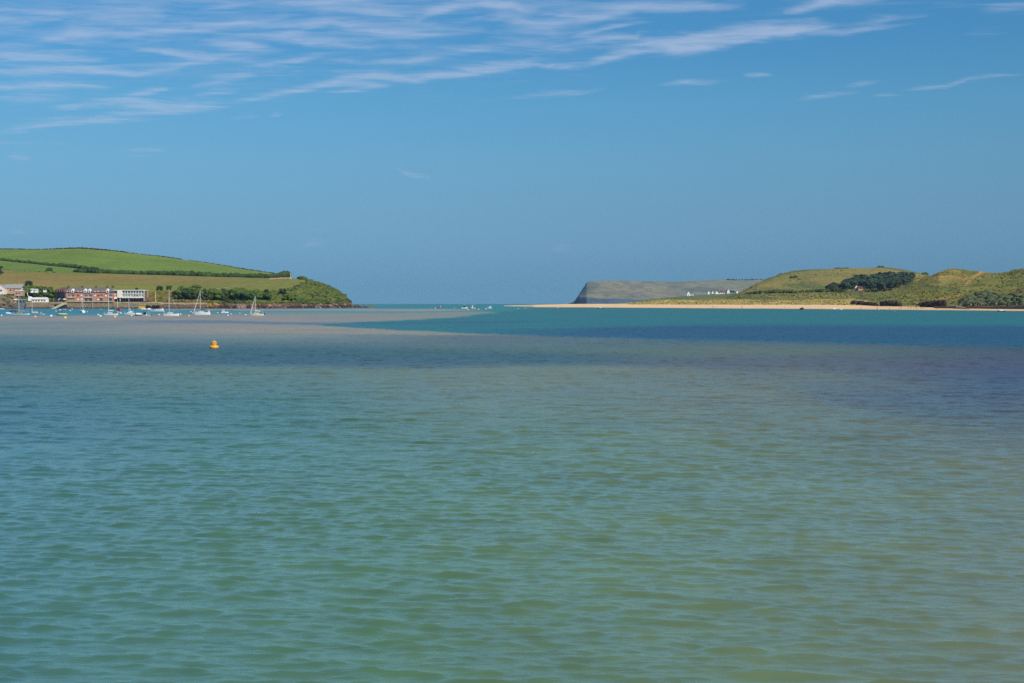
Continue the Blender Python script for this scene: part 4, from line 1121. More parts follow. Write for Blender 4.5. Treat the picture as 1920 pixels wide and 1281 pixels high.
def stone_mat(name, top, mid, low, zt=4.2, zl=1.3):
    """rough masonry: paler coping above, weed line below the tide mark"""
    m = bpy.data.materials.new(name); m.use_nodes = True
    n, l = m.node_tree.nodes, m.node_tree.links
    b = n['Principled BSDF']; b.inputs['Roughness'].default_value = .9; b.inputs['Specular IOR Level'].default_value = .2
    ge = n.new('ShaderNodeNewGeometry'); sp = n.new('ShaderNodeSeparateXYZ'); l.new(ge.outputs['Position'], sp.inputs[0])
    nz = n.new('ShaderNodeTexNoise'); nz.inputs['Scale'].default_value = .35; nz.inputs['Detail'].default_value = 6
    mp = n.new('ShaderNodeMapping'); mp.inputs['Scale'].default_value = (1, 1, .35)
    l.new(ge.outputs['Position'], mp.inputs[0]); l.new(mp.outputs[0], nz.inputs['Vector'])
    ad = n.new('ShaderNodeMath'); ad.operation = 'MULTIPLY_ADD'; ad.inputs[1].default_value = 2.4
    l.new(nz.outputs['Fac'], ad.inputs[0]); 
    sb = n.new('ShaderNodeMath'); sb.operation = 'SUBTRACT'; sb.inputs[1].default_value = 1.2
    l.new(sp.outputs['Z'], ad.inputs[2]); l.new(ad.outputs[0], sb.inputs[0])
    mr = n.new('ShaderNodeMapRange'); mr.inputs['From Min'].default_value = 0; mr.inputs['From Max'].default_value = 6
    l.new(sb.outputs[0], mr.inputs['Value'])
    r = n.new('ShaderNodeValToRGB'); e = r.color_ramp.elements
    e[0].position = (zl - .3) / 6; e[0].color = (*low, 1); e[1].position = (zl + .5) / 6; e[1].color = (*mid, 1)
    q = e.new(zt / 6 - .05); q.color = (*mid, 1); q = e.new(zt / 6 + .03); q.color = (*top, 1)
    l.new(mr.outputs[0], r.inputs[0])
    n2 = n.new('ShaderNodeTexNoise'); n2.inputs['Scale'].default_value = 1.3; n2.inputs['Detail'].default_value = 5
    l.new(ge.outputs['Position'], n2.inputs['Vector'])
    m2 = n.new('ShaderNodeMapRange'); m2.inputs['From Min'].default_value = .3; m2.inputs['From Max'].default_value = .7; m2.inputs['To Min'].default_value = .65; m2.inputs['To Max'].default_value = 1.35
    l.new(n2.outputs['Fac'], m2.inputs['Value'])
    s = n.new('ShaderNodeVectorMath'); s.operation = 'SCALE'; l.new(r.outputs[0], s.inputs[0]); l.new(m2.outputs[0], s.inputs['Scale'])
    l.new(s.outputs[0], b.inputs['Base Color'])
    bp = n.new('ShaderNodeBump'); bp.inputs['Distance'].default_value = .25; l.new(n2.outputs['Fac'], bp.inputs['Height']); l.new(bp.outputs[0], b.inputs['Normal'])
    return m
M_QUAY = stone_mat('quay_masonry', tuple(A2(176, 156, 130)), tuple(A2(144, 124, 106)), tuple(A2(98, 80, 74)), 4.9, 1.2)
M_QUAY2 = stone_mat('sea_wall_masonry', tuple(A2(172, 150, 132)), tuple(A2(112, 94, 84)), tuple(A2(86, 72, 72)), 3.6, 1.0)
M_CLIFF = stone_mat('rough_cliff_stone', tuple(A2(134, 118, 96)), tuple(A2(122, 104, 90)), tuple(A2(92, 78, 70)), 4.6, .8)
M_RWALL = stone_mat('right_sea_wall_stone', tuple(A2(150, 136, 124)), tuple(A2(128, 114, 106)), tuple(A2(100, 80, 72)), 5.4, .6)

def FX(u, D): return (u - 960) / FPX * D / (CP + (640.5 - 560) / FPX * SP)
def FZ(v, D): return P(960, v, D).z

# quays
def rough_wall(name, u0, u1, Df, depth, ztop, material, label, cat, seed, amp=.5, step=3.0, tvar=.0):
    """masonry wall with an uneven face and back, seen from the water"""
    rg = np.random.default_rng(seed)
    x0, x1 = FX(u0, Df(u0)), FX(u1, Df(u1)); n = max(3, int(abs(x1 - x0) / step))
    V, Fc = [], []
    rows = 6
    for i in range(n + 1):
        u = u0 + (u1 - u0) * i / n; D = Df(u); zt = (ztop(u) if callable(ztop) else ztop) + rg.normal() * tvar
        for j in range(rows + 1):
            t = j / rows
            V.append((FX(u, D), D + .6 * t + rg.normal() * amp * (.5 if j < rows else .15), -.6 + (zt + .6) * t))
        V.append((FX(u, D), D + depth, zt)); V.append((FX(u, D), D + depth, -.6))
    k = rows + 3
    for i in range(n):
        for j in range(k - 1):
            Fc.append((i*k + j, (i+1)*k + j, (i+1)*k + j + 1, i*k + j + 1))
    Fc.append(tuple(range(k))[::-1]); Fc.append(tuple(range(n*k, n*k + k)))
    return mesh_obj(name, V, Fc, material, label=label, cat=cat)
rough_wall('cliff', -60, 23, lambda u: 1144, 12, lambda u: FZ(556 + (0 if u < 14 else 2), 1144), M_CLIFF, 'rough brown rock face below the pink house at the far left', 'cliff', 3, 1.0, 2.0, .9)
rough_wall('retaining_wall', 23, 34, lambda u: 1144.5, 6, lambda u: FZ(568, 1144), M_CLIFF, 'low stone wall under the small pink hut', 'wall', 4, .3)
rough_wall('quay_wall', 48, 101, lambda u: 1143, 14, lambda u: FZ(566.5, 1143), M_QUAY, 'brown quay wall below the white boathouse', 'quay wall', 5, .15)
rough_wall('quay_wall', 121, 212, lambda u: 1143, 14, lambda u: FZ(566.0, 1143), M_QUAY, 'tall stained quay wall under the red brick apartments', 'quay wall', 6, .15)
rough_wall('quay_wall', 212, 300, lambda u: 1142.5, 14, lambda u: FZ(566.2, 1143), M_QUAY, 'quay wall below the white hotel, behind the yellow workboat', 'quay wall', 7, .3)
rough_wall('sea_wall', 300, 384, lambda u: 1143 + (u - 300) * .03, 12, lambda u: FZ(567.6, 1143), M_QUAY2, 'long low stone sea wall behind the moored yachts', 'sea wall', 8, .3)
mb = MB().tube((FX(173.5, 1142), 1142, -.5), (FX(173.5, 1142), 1142, FZ(567.5, 1142)), .2, .2, 6)
mb.build('mooring_post', M_CONC, label='pale post standing against the quay wall below the red brick apartments', cat='post')
# coping along the apartments
cop = thing('quay_coping', 'pale coping ledge along the top of the quay under the apartments', 'ledge', (FX(166, 1142), 1142.6, FZ(566, 1143)))
MB().box(FX(124, 1142) - FX(166, 1142), FX(212, 1142) - FX(166, 1142), -.1, 1.0, -.1, .22).build('coping', M_CONC, cop)

# slipway
x0, x1, x2 = FX(97, 1140), FX(112, 1140), FX(124, 1140)
sl = thing('slipway', 'pale concrete slipway ramp climbing to the quay left of the red brick apartments', 'slipway', (x0, 1139, 0))
MB().prism([(0, -.5), (3.2, -.5), (x2-x0, FZ(571.2, 1140)), (x2-x0, FZ(567.8, 1140)), (x2-x0-1.5, FZ(568.0, 1140)), (0, -.1)], -3.0, 3.9).build('ramp', M_CONC, sl)
MB().prism([(3.3, -.5), (x2-x0-.3, -.5), (x2-x0-.3, FZ(571.4, 1140))], -1.6, 3.8).build('shade_under_ramp', M_DARKST, sl)  # near-black block painted in as the shade below the ramp

# --- red brick apartments
D0 = 1152.0
def build_apartments():
    cx = FX(166, D0); zb = FZ(566.2, D0)
    t = thing('brick_apartments', 'long red brick waterfront apartments with grey slate roof and white dormer gables', 'apartment building', (cx, D0, zb))
    X = lambda u: FX(u, D0) - cx
    Z = lambda v: FZ(v, D0) - zb
    MB().box(X(124), X(141), 0, 12, Z(566.2), Z(558.6)).build('ground_storey_wall', M_BRICKP, t)
    MB().box(X(141.02), X(212), 0, 12, Z(566.2), Z(558.6)).build('wall', M_BRICK, t)
    MB().box(X(122), X(212), 0.01, 12, Z(558.58), Z(548)).build('upper_wall', M_BRICK, t)
    # roof with hipped ends
    e, r0 = Z(547.6), Z(538.6)
    V = [(X(119), -.8, e), (X(213), -.8, e), (X(213), 13, e), (X(119), 13, e), (X(128), 6, r0), (X(205), 6, r0)]
    rf = mesh_obj('roof', V, [(0, 1, 5, 4), (2, 3, 4, 5), (1, 2, 5), (3, 0, 4), (3, 2, 1, 0)], M_SLATE, t)
    for u in (124.5, 150, 176, 197):
        m = MB().box(X(u) - .7, X(u) + .7, 5.3, 6.8, r0 - 1.5, r0 + 1.1); m.build('chimney', M_BRICKD, rf)
    # dormers
    for u, w in ((136.5, 2.6), (160.2, 2.6), (168.2, 2.6), (202, 2.4)):
        zt = Z(541.5); hw = w * .43
        d = MB().prism([(X(u)-hw, Z(548.8)), (X(u)+hw, Z(548.8)), (X(u)+hw, Z(544.6)), (X(u), zt), (X(u)-hw, Z(544.6))], -.9, 5.5).build('dormer_gable', M_WHITE, t)
        MB().box(X(u)-.55, X(u)+.55, -.96, -.88, Z(548.2), Z(545)).build('window', M_GLASS, d)
    for u in (127.5, 130.0, 146.6, 152.6, 178.5, 184.4, 192, 198):        # brick gablets over the wall
        hw = 1.25
        g = MB().prism([(X(u)-hw, Z(549)), (X(u)+hw, Z(549)), (X(u)+hw, Z(546.6)), (X(u), Z(544.4)), (X(u)-hw, Z(546.6))], -.35, 4.5).build('brick_gablet', M_BRICK, t)
        MB().box(X(u)-.75, X(u)+.75, -.42, -.34, Z(548.2), Z(546.6)).build('window', M_WHITE if u not in (192, 198) else M_PALEGL, g)
    wins = [(130, 555.0, 3.2), (137.5, 555.0, 5.2), (162, 555, 4.6), (170, 555, 5.4), (190.6, 554.8, 3.8), (207.5, 554.8, 4.8),
            (162, 561.8, 4.6), (170, 561.8, 5.4), (190.6, 561.8, 3.8), (207.5, 561.8, 5.2)]
    for u, v, w in wins:
        hw = w * .43 / 2
        f = MB().box(X(u)-hw, X(u)+hw, -.10, .02, Z(v+2.7), Z(v-2.6)).build('balcony_window', M_GLASS, t)
        for k in (-1, 0, 1):
            MB().box(X(u)+k*hw*.97-.07, X(u)+k*hw*.97+.07, -.16, -.09, Z(v+2.7), Z(v-2.6)).build('mullion', M_PALEGL, f)
    small = [(126, 554, 'p'), (146.5, 554, 'b'), (153, 554, 'w'), (178.5, 554.2, 'w'), (184.4, 554.4, 'b'), (198.6, 554.6, 'w'),
             (146.5, 561.6, 'w'), (153, 561.4, 'w'), (178, 561.4, 'p'), (184, 561.4, 'w'), (199.4, 561.6, 'p'), (131, 562, 'p'), (136.5, 562, 'p')]
    for u, v, k in small:
        MB().box(X(u)-.62, X(u)+.62, -.09, .02, Z(v+1.3), Z(v-1.2)).build('window', {'w': M_WHITE, 'b': M_GLASS, 'p': M_PALEGL}[k], t)
    for u0, u1 in ((159.5, 173.2), (188, 193.5), (204, 211), (127.5, 141)):
        z = Z(558.4)
        b = MB().box(X(u0), X(u1), -1.2, -.2, z-.1, z+.15).build('balcony', M_WHITE, t)
        m = MB()
        n = int((u1-u0) / 1.4) + 1
        for i in range(n + 1): x = X(u0 + (u1-u0)*i/n); m.box(x-.04, x+.04, -1.2, -1.12, z+.15, z+1.1)
        m.box(X(u0), X(u1), -1.2, -1.1, z+1.1, z+1.22); m.build('railing', M_WHITE, b)
    MB().box(X(141), X(212), -.25, 0, Z(566.2), Z(565.2)).build('plinth', M_CONC, t)
    for u in (157.2, 174.6):
        MB().box(X(u)-.25, X(u)+.25, -.12, .01, Z(565), Z(549)).build('downpipe', M_PALEGL, t)
    return t
build_apartments()
def build_wing():
    a, b = Vector((FX(104, 1178), 1178, 0)), Vector((FX(121.6, 1151.5), 1151.5, 0))
    zb = FZ(566, D0); L = (b - a).length; yaw = math.atan2(b.y - a.y, b.x - a.x)
    t = thing('brick_wing', 'shaded left wing of the brick apartments with many small gables', 'apartment building', (a.x, a.y, zb), yaw)
    zt = FZ(548, 1160) - zb
    MB().box(0, L, 0, 9, 0, zt).build('wall', M_BRICKD, t)  # darker than the main brick: shade on this side put into the colour
    rf = mesh_obj('roof', [(-.5, -.6, zt), (L, -.6, zt), (L, 9.5, zt), (-.5, 9.5, zt), (2, 4.5, zt+4), (L-.5, 4.5, zt+4)], [(0,1,5,4),(2,3,4,5),(1,2,5),(3,0,4),(3,2,1,0)], M_SLATE, t)
    for k in range(4):
        x = L * (k + .5) / 4
        MB().prism([(x-1.8, zt-.3), (x+1.8, zt-.3), (x+1.8, zt+1), (x, zt+3), (x-1.8, zt+1)], -.5, 4).build('gable', M_BRICKD, t)
        for z in (1.2, 4.1, 6.9):
            MB().box(x-.9, x+.9, -.08, .02, z, z+1.6).build('window', M_GLASS if k % 2 else M_PALEGL, t)
build_wing()

# --- white hotel
def build_hotel():
    D = 1155.0; cx = FX(239, D); zb = FZ(566.2, D)
    t = thing('white_hotel', 'white flat roofed waterfront hotel with a grid of windows beside the brick apartments', 'hotel', (cx, D, zb))
    X = lambda u: FX(u, D) - cx
    Z = lambda v: FZ(v, D) - zb
    MB().box(X(207), X(269.6), 1.2, 13, Z(558.4), Z(544.8)).build('wall', M_WHITE, t)
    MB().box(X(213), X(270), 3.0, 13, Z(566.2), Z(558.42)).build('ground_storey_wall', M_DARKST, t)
    MB().box(X(206.5), X(270.6), 0, 13.2, Z(544.8), Z(543.8)).build('roof_slab', M_WHITE, t)
    MB().box(X(269.7), X(270.6), 0, 1.1, Z(564.4), Z(544.8)).build('end_pillar', M_WHITE, t)
    MB().box(X(271.2), X(272.0), 0, 8, Z(565), Z(545.6)).build('brown_end_screen', M_TIMBER, t)
    MB().box(X(220), X(228.2), -.3, 1.2, Z(558.4), Z(543.9)).build('stair_tower', M_CREAM, t)
    MB().box(X(213), X(219.6), .4, 1.2, Z(560.5), Z(557.2)).build('porch', M_WHITE, t)
    MB().box(X(223), X(271), -.0, 1.2, Z(558.4), Z(557.5)).build('floor_band', M_WHITE, t)
    MB().box(X(228.2), X(269.7), .2, 1.2, Z(551.9), Z(551.2)).build('floor_band', M_WHITE, t)
    for v0, v1 in ((546.3, 550.4), (552.7, 556.2)):
        for i in range(8):
            u = 231.2 + i * 5.12; dark = (v0 < 550) or i in (4, 5)
            w = MB().box(X(u)-.80, X(u)+.80, 1.05, 1.22, Z(v1), Z(v0)).build('window', M_GLASS if dark else M_PALEGL, t)
            MB().box(X(u)-.72, X(u)+.72, .98, 1.04, Z((v0+v1)/2)-.05, Z((v0+v1)/2)+.05).build('glazing_bar', M_WHITE, w)
        for i in range(9):
            u = 228.7 + i * 5.12
            MB().box(X(u)-.20, X(u)+.20, .75, 1.2, Z(v1)-.2, Z(v0)+.25).build('fin', M_WHITE, t)
        MB().box(X(214)-.0, X(218), 1.05, 1.22, Z(v1), Z(v0)).build('window', M_GLASS if v0 < 550 else M_PALEGL, t)
    for i in range(9):
        u0 = 225 + i * 5.0
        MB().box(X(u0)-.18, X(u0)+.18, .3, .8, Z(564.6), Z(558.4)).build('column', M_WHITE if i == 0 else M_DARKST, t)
        pts = [(X(u0) + .3, Z(558.42)), (X(u0+5)-.3, Z(558.42))]
        arc = [(X(u0+2.5) + math.cos(a) * 1.75, Z(560) + math.sin(a) * .62 - .05) for a in [math.pi * k / 6 for k in range(7)]]
        if i < 8:
            MB().prism([(X(u0), Z(558.42))] + [(X(u0), Z(560))] + arc[::-1] + [(X(u0+5), Z(560)), (X(u0+5), Z(558.42))], .35, .75).build('arch', M_WHITE, t)
            MB().box(X(u0)+.25, X(u0+5)-.25, 2.6, 2.7, Z(564.4), Z(559.3)).build('glass_front', M_GLASS, t)
build_hotel()

# --- boathouse with leaning mast
def build_boathouse():
    D = 1149.0; cx = FX(72, D); zb = FZ(566.6, D)
    t = thing('boathouse', 'low white boathouse with pinkish roof and square windows on the brown quay', 'boathouse', (cx, D, zb))
    X = lambda u: FX(u, D) - cx
    Z = lambda v: FZ(v, D) - zb
    MB().box(X(60), X(86.5), 0, 7, 0, Z(561.2)).build('wall', M_WHITE, t)
    mesh_obj('roof', [(X(59.2), -.4, Z(561.2)), (X(87.2), -.4, Z(561.2)), (X(86.6), 3.6, Z(557.8)), (X(59.6), 3.6, Z(557.8)), (X(59.2), 7.4, Z(561.2)), (X(87.2), 7.4, Z(561.2))],
             [(0,1,2,3), (3,2,5,4), (0,3,4), (1,5,2), (0,4,5,1)], M_CREAM, t)
    for u in (62.6, 67.8, 72.8, 78.2, 83.4):
        w = MB().box(X(u)-.72, X(u)+.72, -.08, .02, Z(565.2), Z(562.4)).build('window', M_GLASS, t)
        MB().box(X(u)-.05, X(u)+.05, -.12, -.075, Z(565.2), Z(562.4)).build('glazing_bar', M_WHITE, w)
    MB().prism([(X(86.6), 0), (X(89), 0), (X(87), Z(560.6)), (X(86.6), Z(560.6))], 0.5, 3).build('buttress', M_WHITE, t)
    mb = MB().prism([(X(52.5), 0+Z(564.6)), (X(58.6), Z(564.6)), (X(58.6), Z(558.2)), (X(55), Z(556.0)), (X(53), Z(556.6))], -.4, 4).build('lookout_tower', M_WHITE, t)
build_boathouse()
mm = thing('leaning_spar', 'slender pale spar curving up left from the boathouse tower', 'spar', (FX(54, 1148), 1147.5, FZ(557, 1148)))
m = MB(); q = [(0, 0, 0), (-.5, 0, 1.2), (-.95, 0, 2.4), (-1.0, 0, 3.8)]
for a, b in zip(q[:-1], q[1:]): m.tube(a, b, .22, .18, 6)
m.build('spar', M_WHITE, mm)
def simple_house(name, label, u0, u1, vb, ve, vr, D, depth, mw, mr, wins=(), cat='house', gable=False, mat_w=None, chim=()):
    cx = FX((u0+u1)/2, D); zb = FZ(vb, D)
    t = thing(name, label, cat, (cx, D, zb))
    X = lambda u: FX(u, D) - cx
    Z = lambda v: FZ(v, D) - zb
    MB().box(X(u0), X(u1), 0, depth, -1.5, Z(ve)).build('wall', mw, t)
    if gable:
        rf = MB().prism([(X(u0)-.25, Z(ve)), (X(u1)+.25, Z(ve)), ((X(u0)+X(u1))/2, Z(vr))], .15, depth+.3).build('roof', mr, t)
        MB().prism([(X(u0), Z(ve)), (X(u1), Z(ve)), ((X(u0)+X(u1))/2, Z(vr)-.15)], 0, .14).build('gable_wall', mw, t)
    else:
        rf = MB().prismx([(-.4, Z(ve)), (depth+.4, Z(ve)), (depth/2, Z(vr))], X(u0)-.3, X(u1)+.3).build('roof', mr, t)
    for u in chim: MB().box(X(u)-.5, X(u)+.5, depth/2-.5, depth/2+.5, Z(vr)-1, Z(vr)+.9).build('chimney', mw, rf)
    for u, v, w, h in wins:
        MB().box(X(u)-w/2, X(u)+w/2, -.08, .02, Z(v)-h/2, Z(v)+h/2).build('window', mat_w or M_GLASS, t)
    return t
simple_house('pink_house', 'long pinkish house with pale grey slate roof on the bank at the far left', 6, 39.5, 548, 540.6, 533, 1228, 12, M_PINK, M_PSLATE, [(12,544,1.6,1.3),(20,544,1.4,1.2),(27,544.4,1.4,1.2),(34,544.4,1.2,1.2)], chim=(22.5, 32))
simple_house('pink_house', 'gabled cream end house cut by the left edge of the picture', -14, 9, 549, 541.5, 533.6, 1222, 11, M_CREAM, M_PSLATE, [(2,545,1.6,1.4)], gable=True)
simple_house('terrace_building', 'pale pink terraced building stepping down below the pink house', 27, 43, 552, 546, 544.5, 1200, 5, M_PINK, M_CREAM, [(31,550,1,1),(36,550,1,1)], cat='building')
simple_house('white_cottage', 'small white cottage at the right end of the pink terrace', 39.5, 45.5, 545.6, 543, 541.2, 1220, 5, M_WHITE, M_WHITE, [(42.5,544.4,.8,.8)])
simple_house('white_cottage', 'left one of two tiny white cabins among the village trees', 57.5, 62.6, 545.8, 543, 541.6, 1174, 3, M_WHITE, M_WHITE, [(59,544.2,.9,1)])
simple_house('white_cottage', 'right one of two tiny white cabins among the village trees', 65, 70, 545.6, 543.2, 542, 1174, 3, M_WHITE, M_WHITE, [(66.4,544.2,.8,.8)])
simple_house('white_cottage', 'tiny pink roofed cabin at the right of the two white cabins', 81, 85.5, 544.8, 543.2, 541.4, 1174, 3, M_WHITE, M_BRICKD, [(83,544,.7,.6)])
simple_house('beach_hut', 'small pinkish hut under the trees left of the grey shed', 23.5, 31, 568, 562.5, 560.4, 1147, 4, M_PINK, M_CREAM, [(27,565,1,.9)], cat='hut', mat_w=M_DARKST)
simple_house('grey_shed', 'blue grey shed with a pale green roof edge left of the boathouse', 33, 48, 578.5, 562.6, 561, 1146, 6, M_GREYCLAD, M_GREENROOF, [(38,566,1.6,1.4),(44,566,1.6,1.4)], cat='shed', mat_w=M_DARKST)
mb = MB()
mb.tube((0, 0, 0), (0, 0, FZ(547, 1150)-FZ(566, 1150)), .28, .22, 6)
t = thing('quay_pillar', 'tall pale pillar on the quay right of the white hotel', 'pillar', (FX(291.5, 1150), 1150, FZ(566, 1150)))
mb.build('post', M_CONC, t); MB().box(-.9, .5, -.15, .15, 8.0, 8.3).build('arm', M_TIMBER, t)

# parasols on the quay by the slipway
M_NAVY = mat('navy_canvas', (.025, .04, .11), .8)
M_WCANV = mat('white_canvas', (.75, .75, .76), .8)
def parasol(u, v, D, m, label):
    t = thing('parasol', label, 'parasol', (FX(u, D), D, FZ(v, D)))
    MB().tube((0, 0, 0), (0, 0, 2.6), .05, .05, 5).build('pole', M_WHITE, t)
    MB().lathe([(1.7, 1.9), (1.2, 2.3), (.05, 2.75)], 8).build('canopy', m, t)
for u, D, m, lab in ((112.2, 1149, M_WCANV, 'white parasol at the left end of the quay terrace above the slipway'), (114.6, 1148, M_NAVY, 'navy parasol right of the white parasol above the slipway'),
                  (117.0, 1149.5, M_NAVY, 'navy parasol in the middle of the quay terrace above the slipway'), (119.4, 1148.5, M_NAVY, 'navy parasol nearest the brick apartments'),
                  (121, 1146.8, M_WCANV, 'small white parasol beside the brick apartments corner')):
    parasol(u, 566.2, D, m, lab)
# the terrace they stand on
MB().box(FX(98, 1152), FX(124, 1152), 1143.2, 1176, 3.5, FZ(566.25, 1150)).build('terrace', M_QUAY, label='stone terrace at the head of the slipway', cat='terrace')

# --- memorial cross on the headland
pm = pick(hill_left, 545.6, 523.2)
t = thing('memorial_cross', 'tall pale stone memorial cross on the headland skyline', 'memorial', pm)
M_GRAN = mat('pale_granite', tuple(A2(190, 182, 166)), .8, 1, .1)
k = P(545.6, 511.4, pm.y).z - pm.z
MB().box(-1.5, 1.5, -1.5, 1.5, -.3, .5).box(-1.0, 1.0, -1.0, 1.0, .5, 1.0).build('stepped_base', M_GRAN, t)
MB().prism([(-.42, 1.0), (.42, 1.0), (.27, k), (-.27, k)], -.22, .22).build('shaft', M_GRAN, t)
MB().box(-.95, .95, -.2, .2, k-1.35, k-.85).build('cross_arm', M_GRAN, t)
m = MB()
for i in range(12):
    a0, a1 = 2*math.pi*i/12, 2*math.pi*(i+1)/12
    m.tube((.7*math.cos(a0), 0, k-1.1+.7*math.sin(a0)), (.7*math.cos(a1), 0, k-1.1+.7*math.sin(a1)), .1, .1, 5)
m.build('ring', M_GRAN, t)
# pinkish low wall round the memorial ground
V, Fc = [], []
for i in range(25):
    u = 506 + 38 * i / 24; p = pick(hill_left, u, np.interp(u, [506, 525, 544], [524.0, 522.6, 522.2]))
    V += [(p.x, p.y - .2, p.z - .3), (p.x, p.y - .2, p.z + 1.0), (p.x, p.y + .3, p.z + 1.0), (p.x, p.y + .3, p.z - .3)]
for i in range(24):
    for j in range(3): Fc.append((4*i+j, 4*i+4+j, 4*i+5+j, 4*i+1+j))
mesh_obj('boundary_wall', V, Fc, M_PINK, label='low reddish wall running up to the memorial cross', cat='wall')

# --- right side buildings and walls
t1_ = simple_house('white_house', 'white gabled house standing alone, left of the far white row', 1288, 1293.6, 556.2, 551.0, 546.8, 2780, 9, M_WHITE, M_SLATE, [(1290.5,553.6,1.6,2)], gable=True)
simple_house('white_house', 'low white annexe right of the lone far gabled house', 1294.5, 1301, 555.6, 552.8, 551, 2782, 8, M_CREAM, M_PSLATE, [(1297.5,554.2,1.6,1.2)])
simple_house('white_house', 'leftmost white gabled house of the far row', 1327, 1330.6, 551.6, 548.6, 545.6, 2790, 8, M_WHITE, M_SLATE, [], gable=True)
simple_house('white_house', 'second white gable from the left in the far row', 1334.6, 1338, 549.6, 548.4, 545.8, 2800, 8, M_WHITE, M_SLATE, [], gable=True)
simple_house('white_house', 'third white gable from the left, joined to the long grey roof', 1341.4, 1346.4, 551.2, 549.0, 545.6, 2786, 8, M_WHITE, M_SLATE, [], gable=True)
simple_house('long_white_house', 'long low white house with reddish grey roof in the far row', 1346.6, 1362.4, 551.6, 548.6, 544.6, 2788, 10, M_CREAM, M_BRICKD, [(1349,550,1.4,1.4),(1353,550,1.4,1.4),(1357,550,1.4,1.4),(1360.4,550,1.4,1.4)], chim=(1350, 1357))
simple_house('white_house', 'tall bright white gable at the right end of the far row', 1363, 1368, 551.4, 547.2, 542.2, 2784, 9, M_WHITE, M_SLATE, [(1365.5,549.5,1.2,1.6)], gable=True)
simple_house('white_house', 'tiny white house near the foot of the round right hill', 1380.6, 1384.4, 548.8, 547.2, 545.8, 2820, 8, M_WHITE, M_SLATE, [], gable=True)
for u, s, lab in ((1372, 6, 'dark trees between the far white row and the tiny house'), (1376, 5, 'low dark trees beside the tiny far white house')):
    p = P(u, 550.5, 2790); dup(G2[1], p, 0, (s*1.6, s, s), lab)
ph = pick(hill_right, 1606, 545)
simple_house('wood_house', 'white and reddish house half hidden in the pine wood', 1603, 1608.5, 543, 539, 535, ph.y + 2, 9, M_CREAM, M_BRICKD, [(1604.6,541,1.2,1.4),(1607,541,1.2,1.4)], gable=True, cat='house')
simple_house('wood_house', 'low pinkish house wing right of the white house in the pine wood', 1609.5, 1618, 543.5, 540, 537, ph.y - 7, 8, M_PINK, M_BRICKD, [(1613.5,541,1.2,1.2),(1616.5,541,1.2,1.2),(1619.5,541,1.2,1.2)], cat='house')
# stone sea wall, slipway and trunks
Dr = lambda u: Dshore(u) * 1.035
for a, b, v0, lab in ((1763, 1798, 573.6, 'dark stone sea wall left of the beach slipway'), (1808, 2010, 574.0, 'long grey stone sea wall right of the beach slipway')):
    rough_wall('sea_wall', a, b, Dr, 14, lambda u: P(u, v0, Dr(u)).z, M_RWALL, lab, 'sea wall', int(a), .5, 2.2, .22)
xa, xb = FX(1789, Dr(1790)), FX(1824, Dshore(1824) * 1.01)
sl = thing('slipway', 'pale concrete slipway slanting down the sea wall to the beach', 'slipway', (xa, Dr(1790) - 4, 0))
z0 = P(1792, 572.8, Dr(1790)).z
d_ = Dshore(1824) * 1.012 - (Dr(1790) - 4)
w_ = xb - xa
mesh_obj('ramp', [(0, 1.5, z0), (w_, d_, .5), (w_ + 1.5, d_ + 4.5, .5), (2.5, 6.5, z0), (0, 1.5, -.5), (w_, d_, -.5), (w_ + 1.5, d_ + 4.5, -.5), (2.5, 6.5, -.5)],
         [(0,1,2,3), (0,4,5,1), (1,5,6,2), (3,2,6,7), (0,3,7,4), (4,7,6,5)], M_CONC, sl)
M_DEAD = mat('pale_dead_wood', tuple(A2(132, 112, 100)), .9, 1, .15)
for u, h, lab in ((1831, 10, 'leftmost pale bare trunk above the right sea wall'), (1835.5, 12, 'tallest pale bare trunk above the right sea wall'), (1840.5, 9, 'third pale bare trunk above the right sea wall'), (1845, 8, 'rightmost pale bare trunk above the right sea wall')):
    D = Dr(u) * 1.03
    t = thing('bare_tree', lab, 'tree', P(u, 574, D)); r_ = random.Random(u)
    MB().tube((0, 0, -.5), (r_.uniform(-.3, .3), 0, h * .42), .22, .09, 6).build('trunk', M_DEAD, t)
    m = MB()
    for i in range(5): z = h * (.2 + .05 * i); m.tube((0, 0, z), (r_.uniform(-1.3, 1.3), r_.uniform(-1, 1), z + h * .14), .07, .03, 4)
    m.build('branch', M_DEAD, t)
for i, (u, v, s) in enumerate(((1777, 571.6, .8), (1782, 571.4, .6), (1820, 571.2, .9), (1867, 570.8, 1.0))):
    D = Dr(u) * 1.02
    p = P(u, v, D)
    rock(p, (s, s, s), 'pink', ['pale boulder above the sea wall, leftmost of two left of the slipway', 'pale boulder above the sea wall just left of the slipway', 'pinkish boulder above the sea wall right of the slipway', 'bright white boulder above the far right sea wall'][i], None, 900 + i)
for i in range(26):
    u = 1889 + 28 * (i + rr.random()) / 26
    D = Dr(u) * 1.06
    rock(P(u, 567.3 + rr.uniform(-1.0, 1.2), D), (.9, .9, .6), 'pink' if i % 3 else 'ochre', ('pinkish' if i % 3 else 'yellowish') + ' stone of the broken wall in the far right thicket, ' + zone(u, [(1896, 'left end'), (1903, 'left of middle'), (1910, 'right of middle'), (9999, 'right end')]), 'pale stones in the thicket', 950 + i)
# groyne-like dark marks at the water's edge
rock(G(1504, 580.4) + Vector((0, 1.5, .4)), (1.6, 1.6, 1.1), 'dark', 'single dark rock at the water edge of the right beach', None, 990)

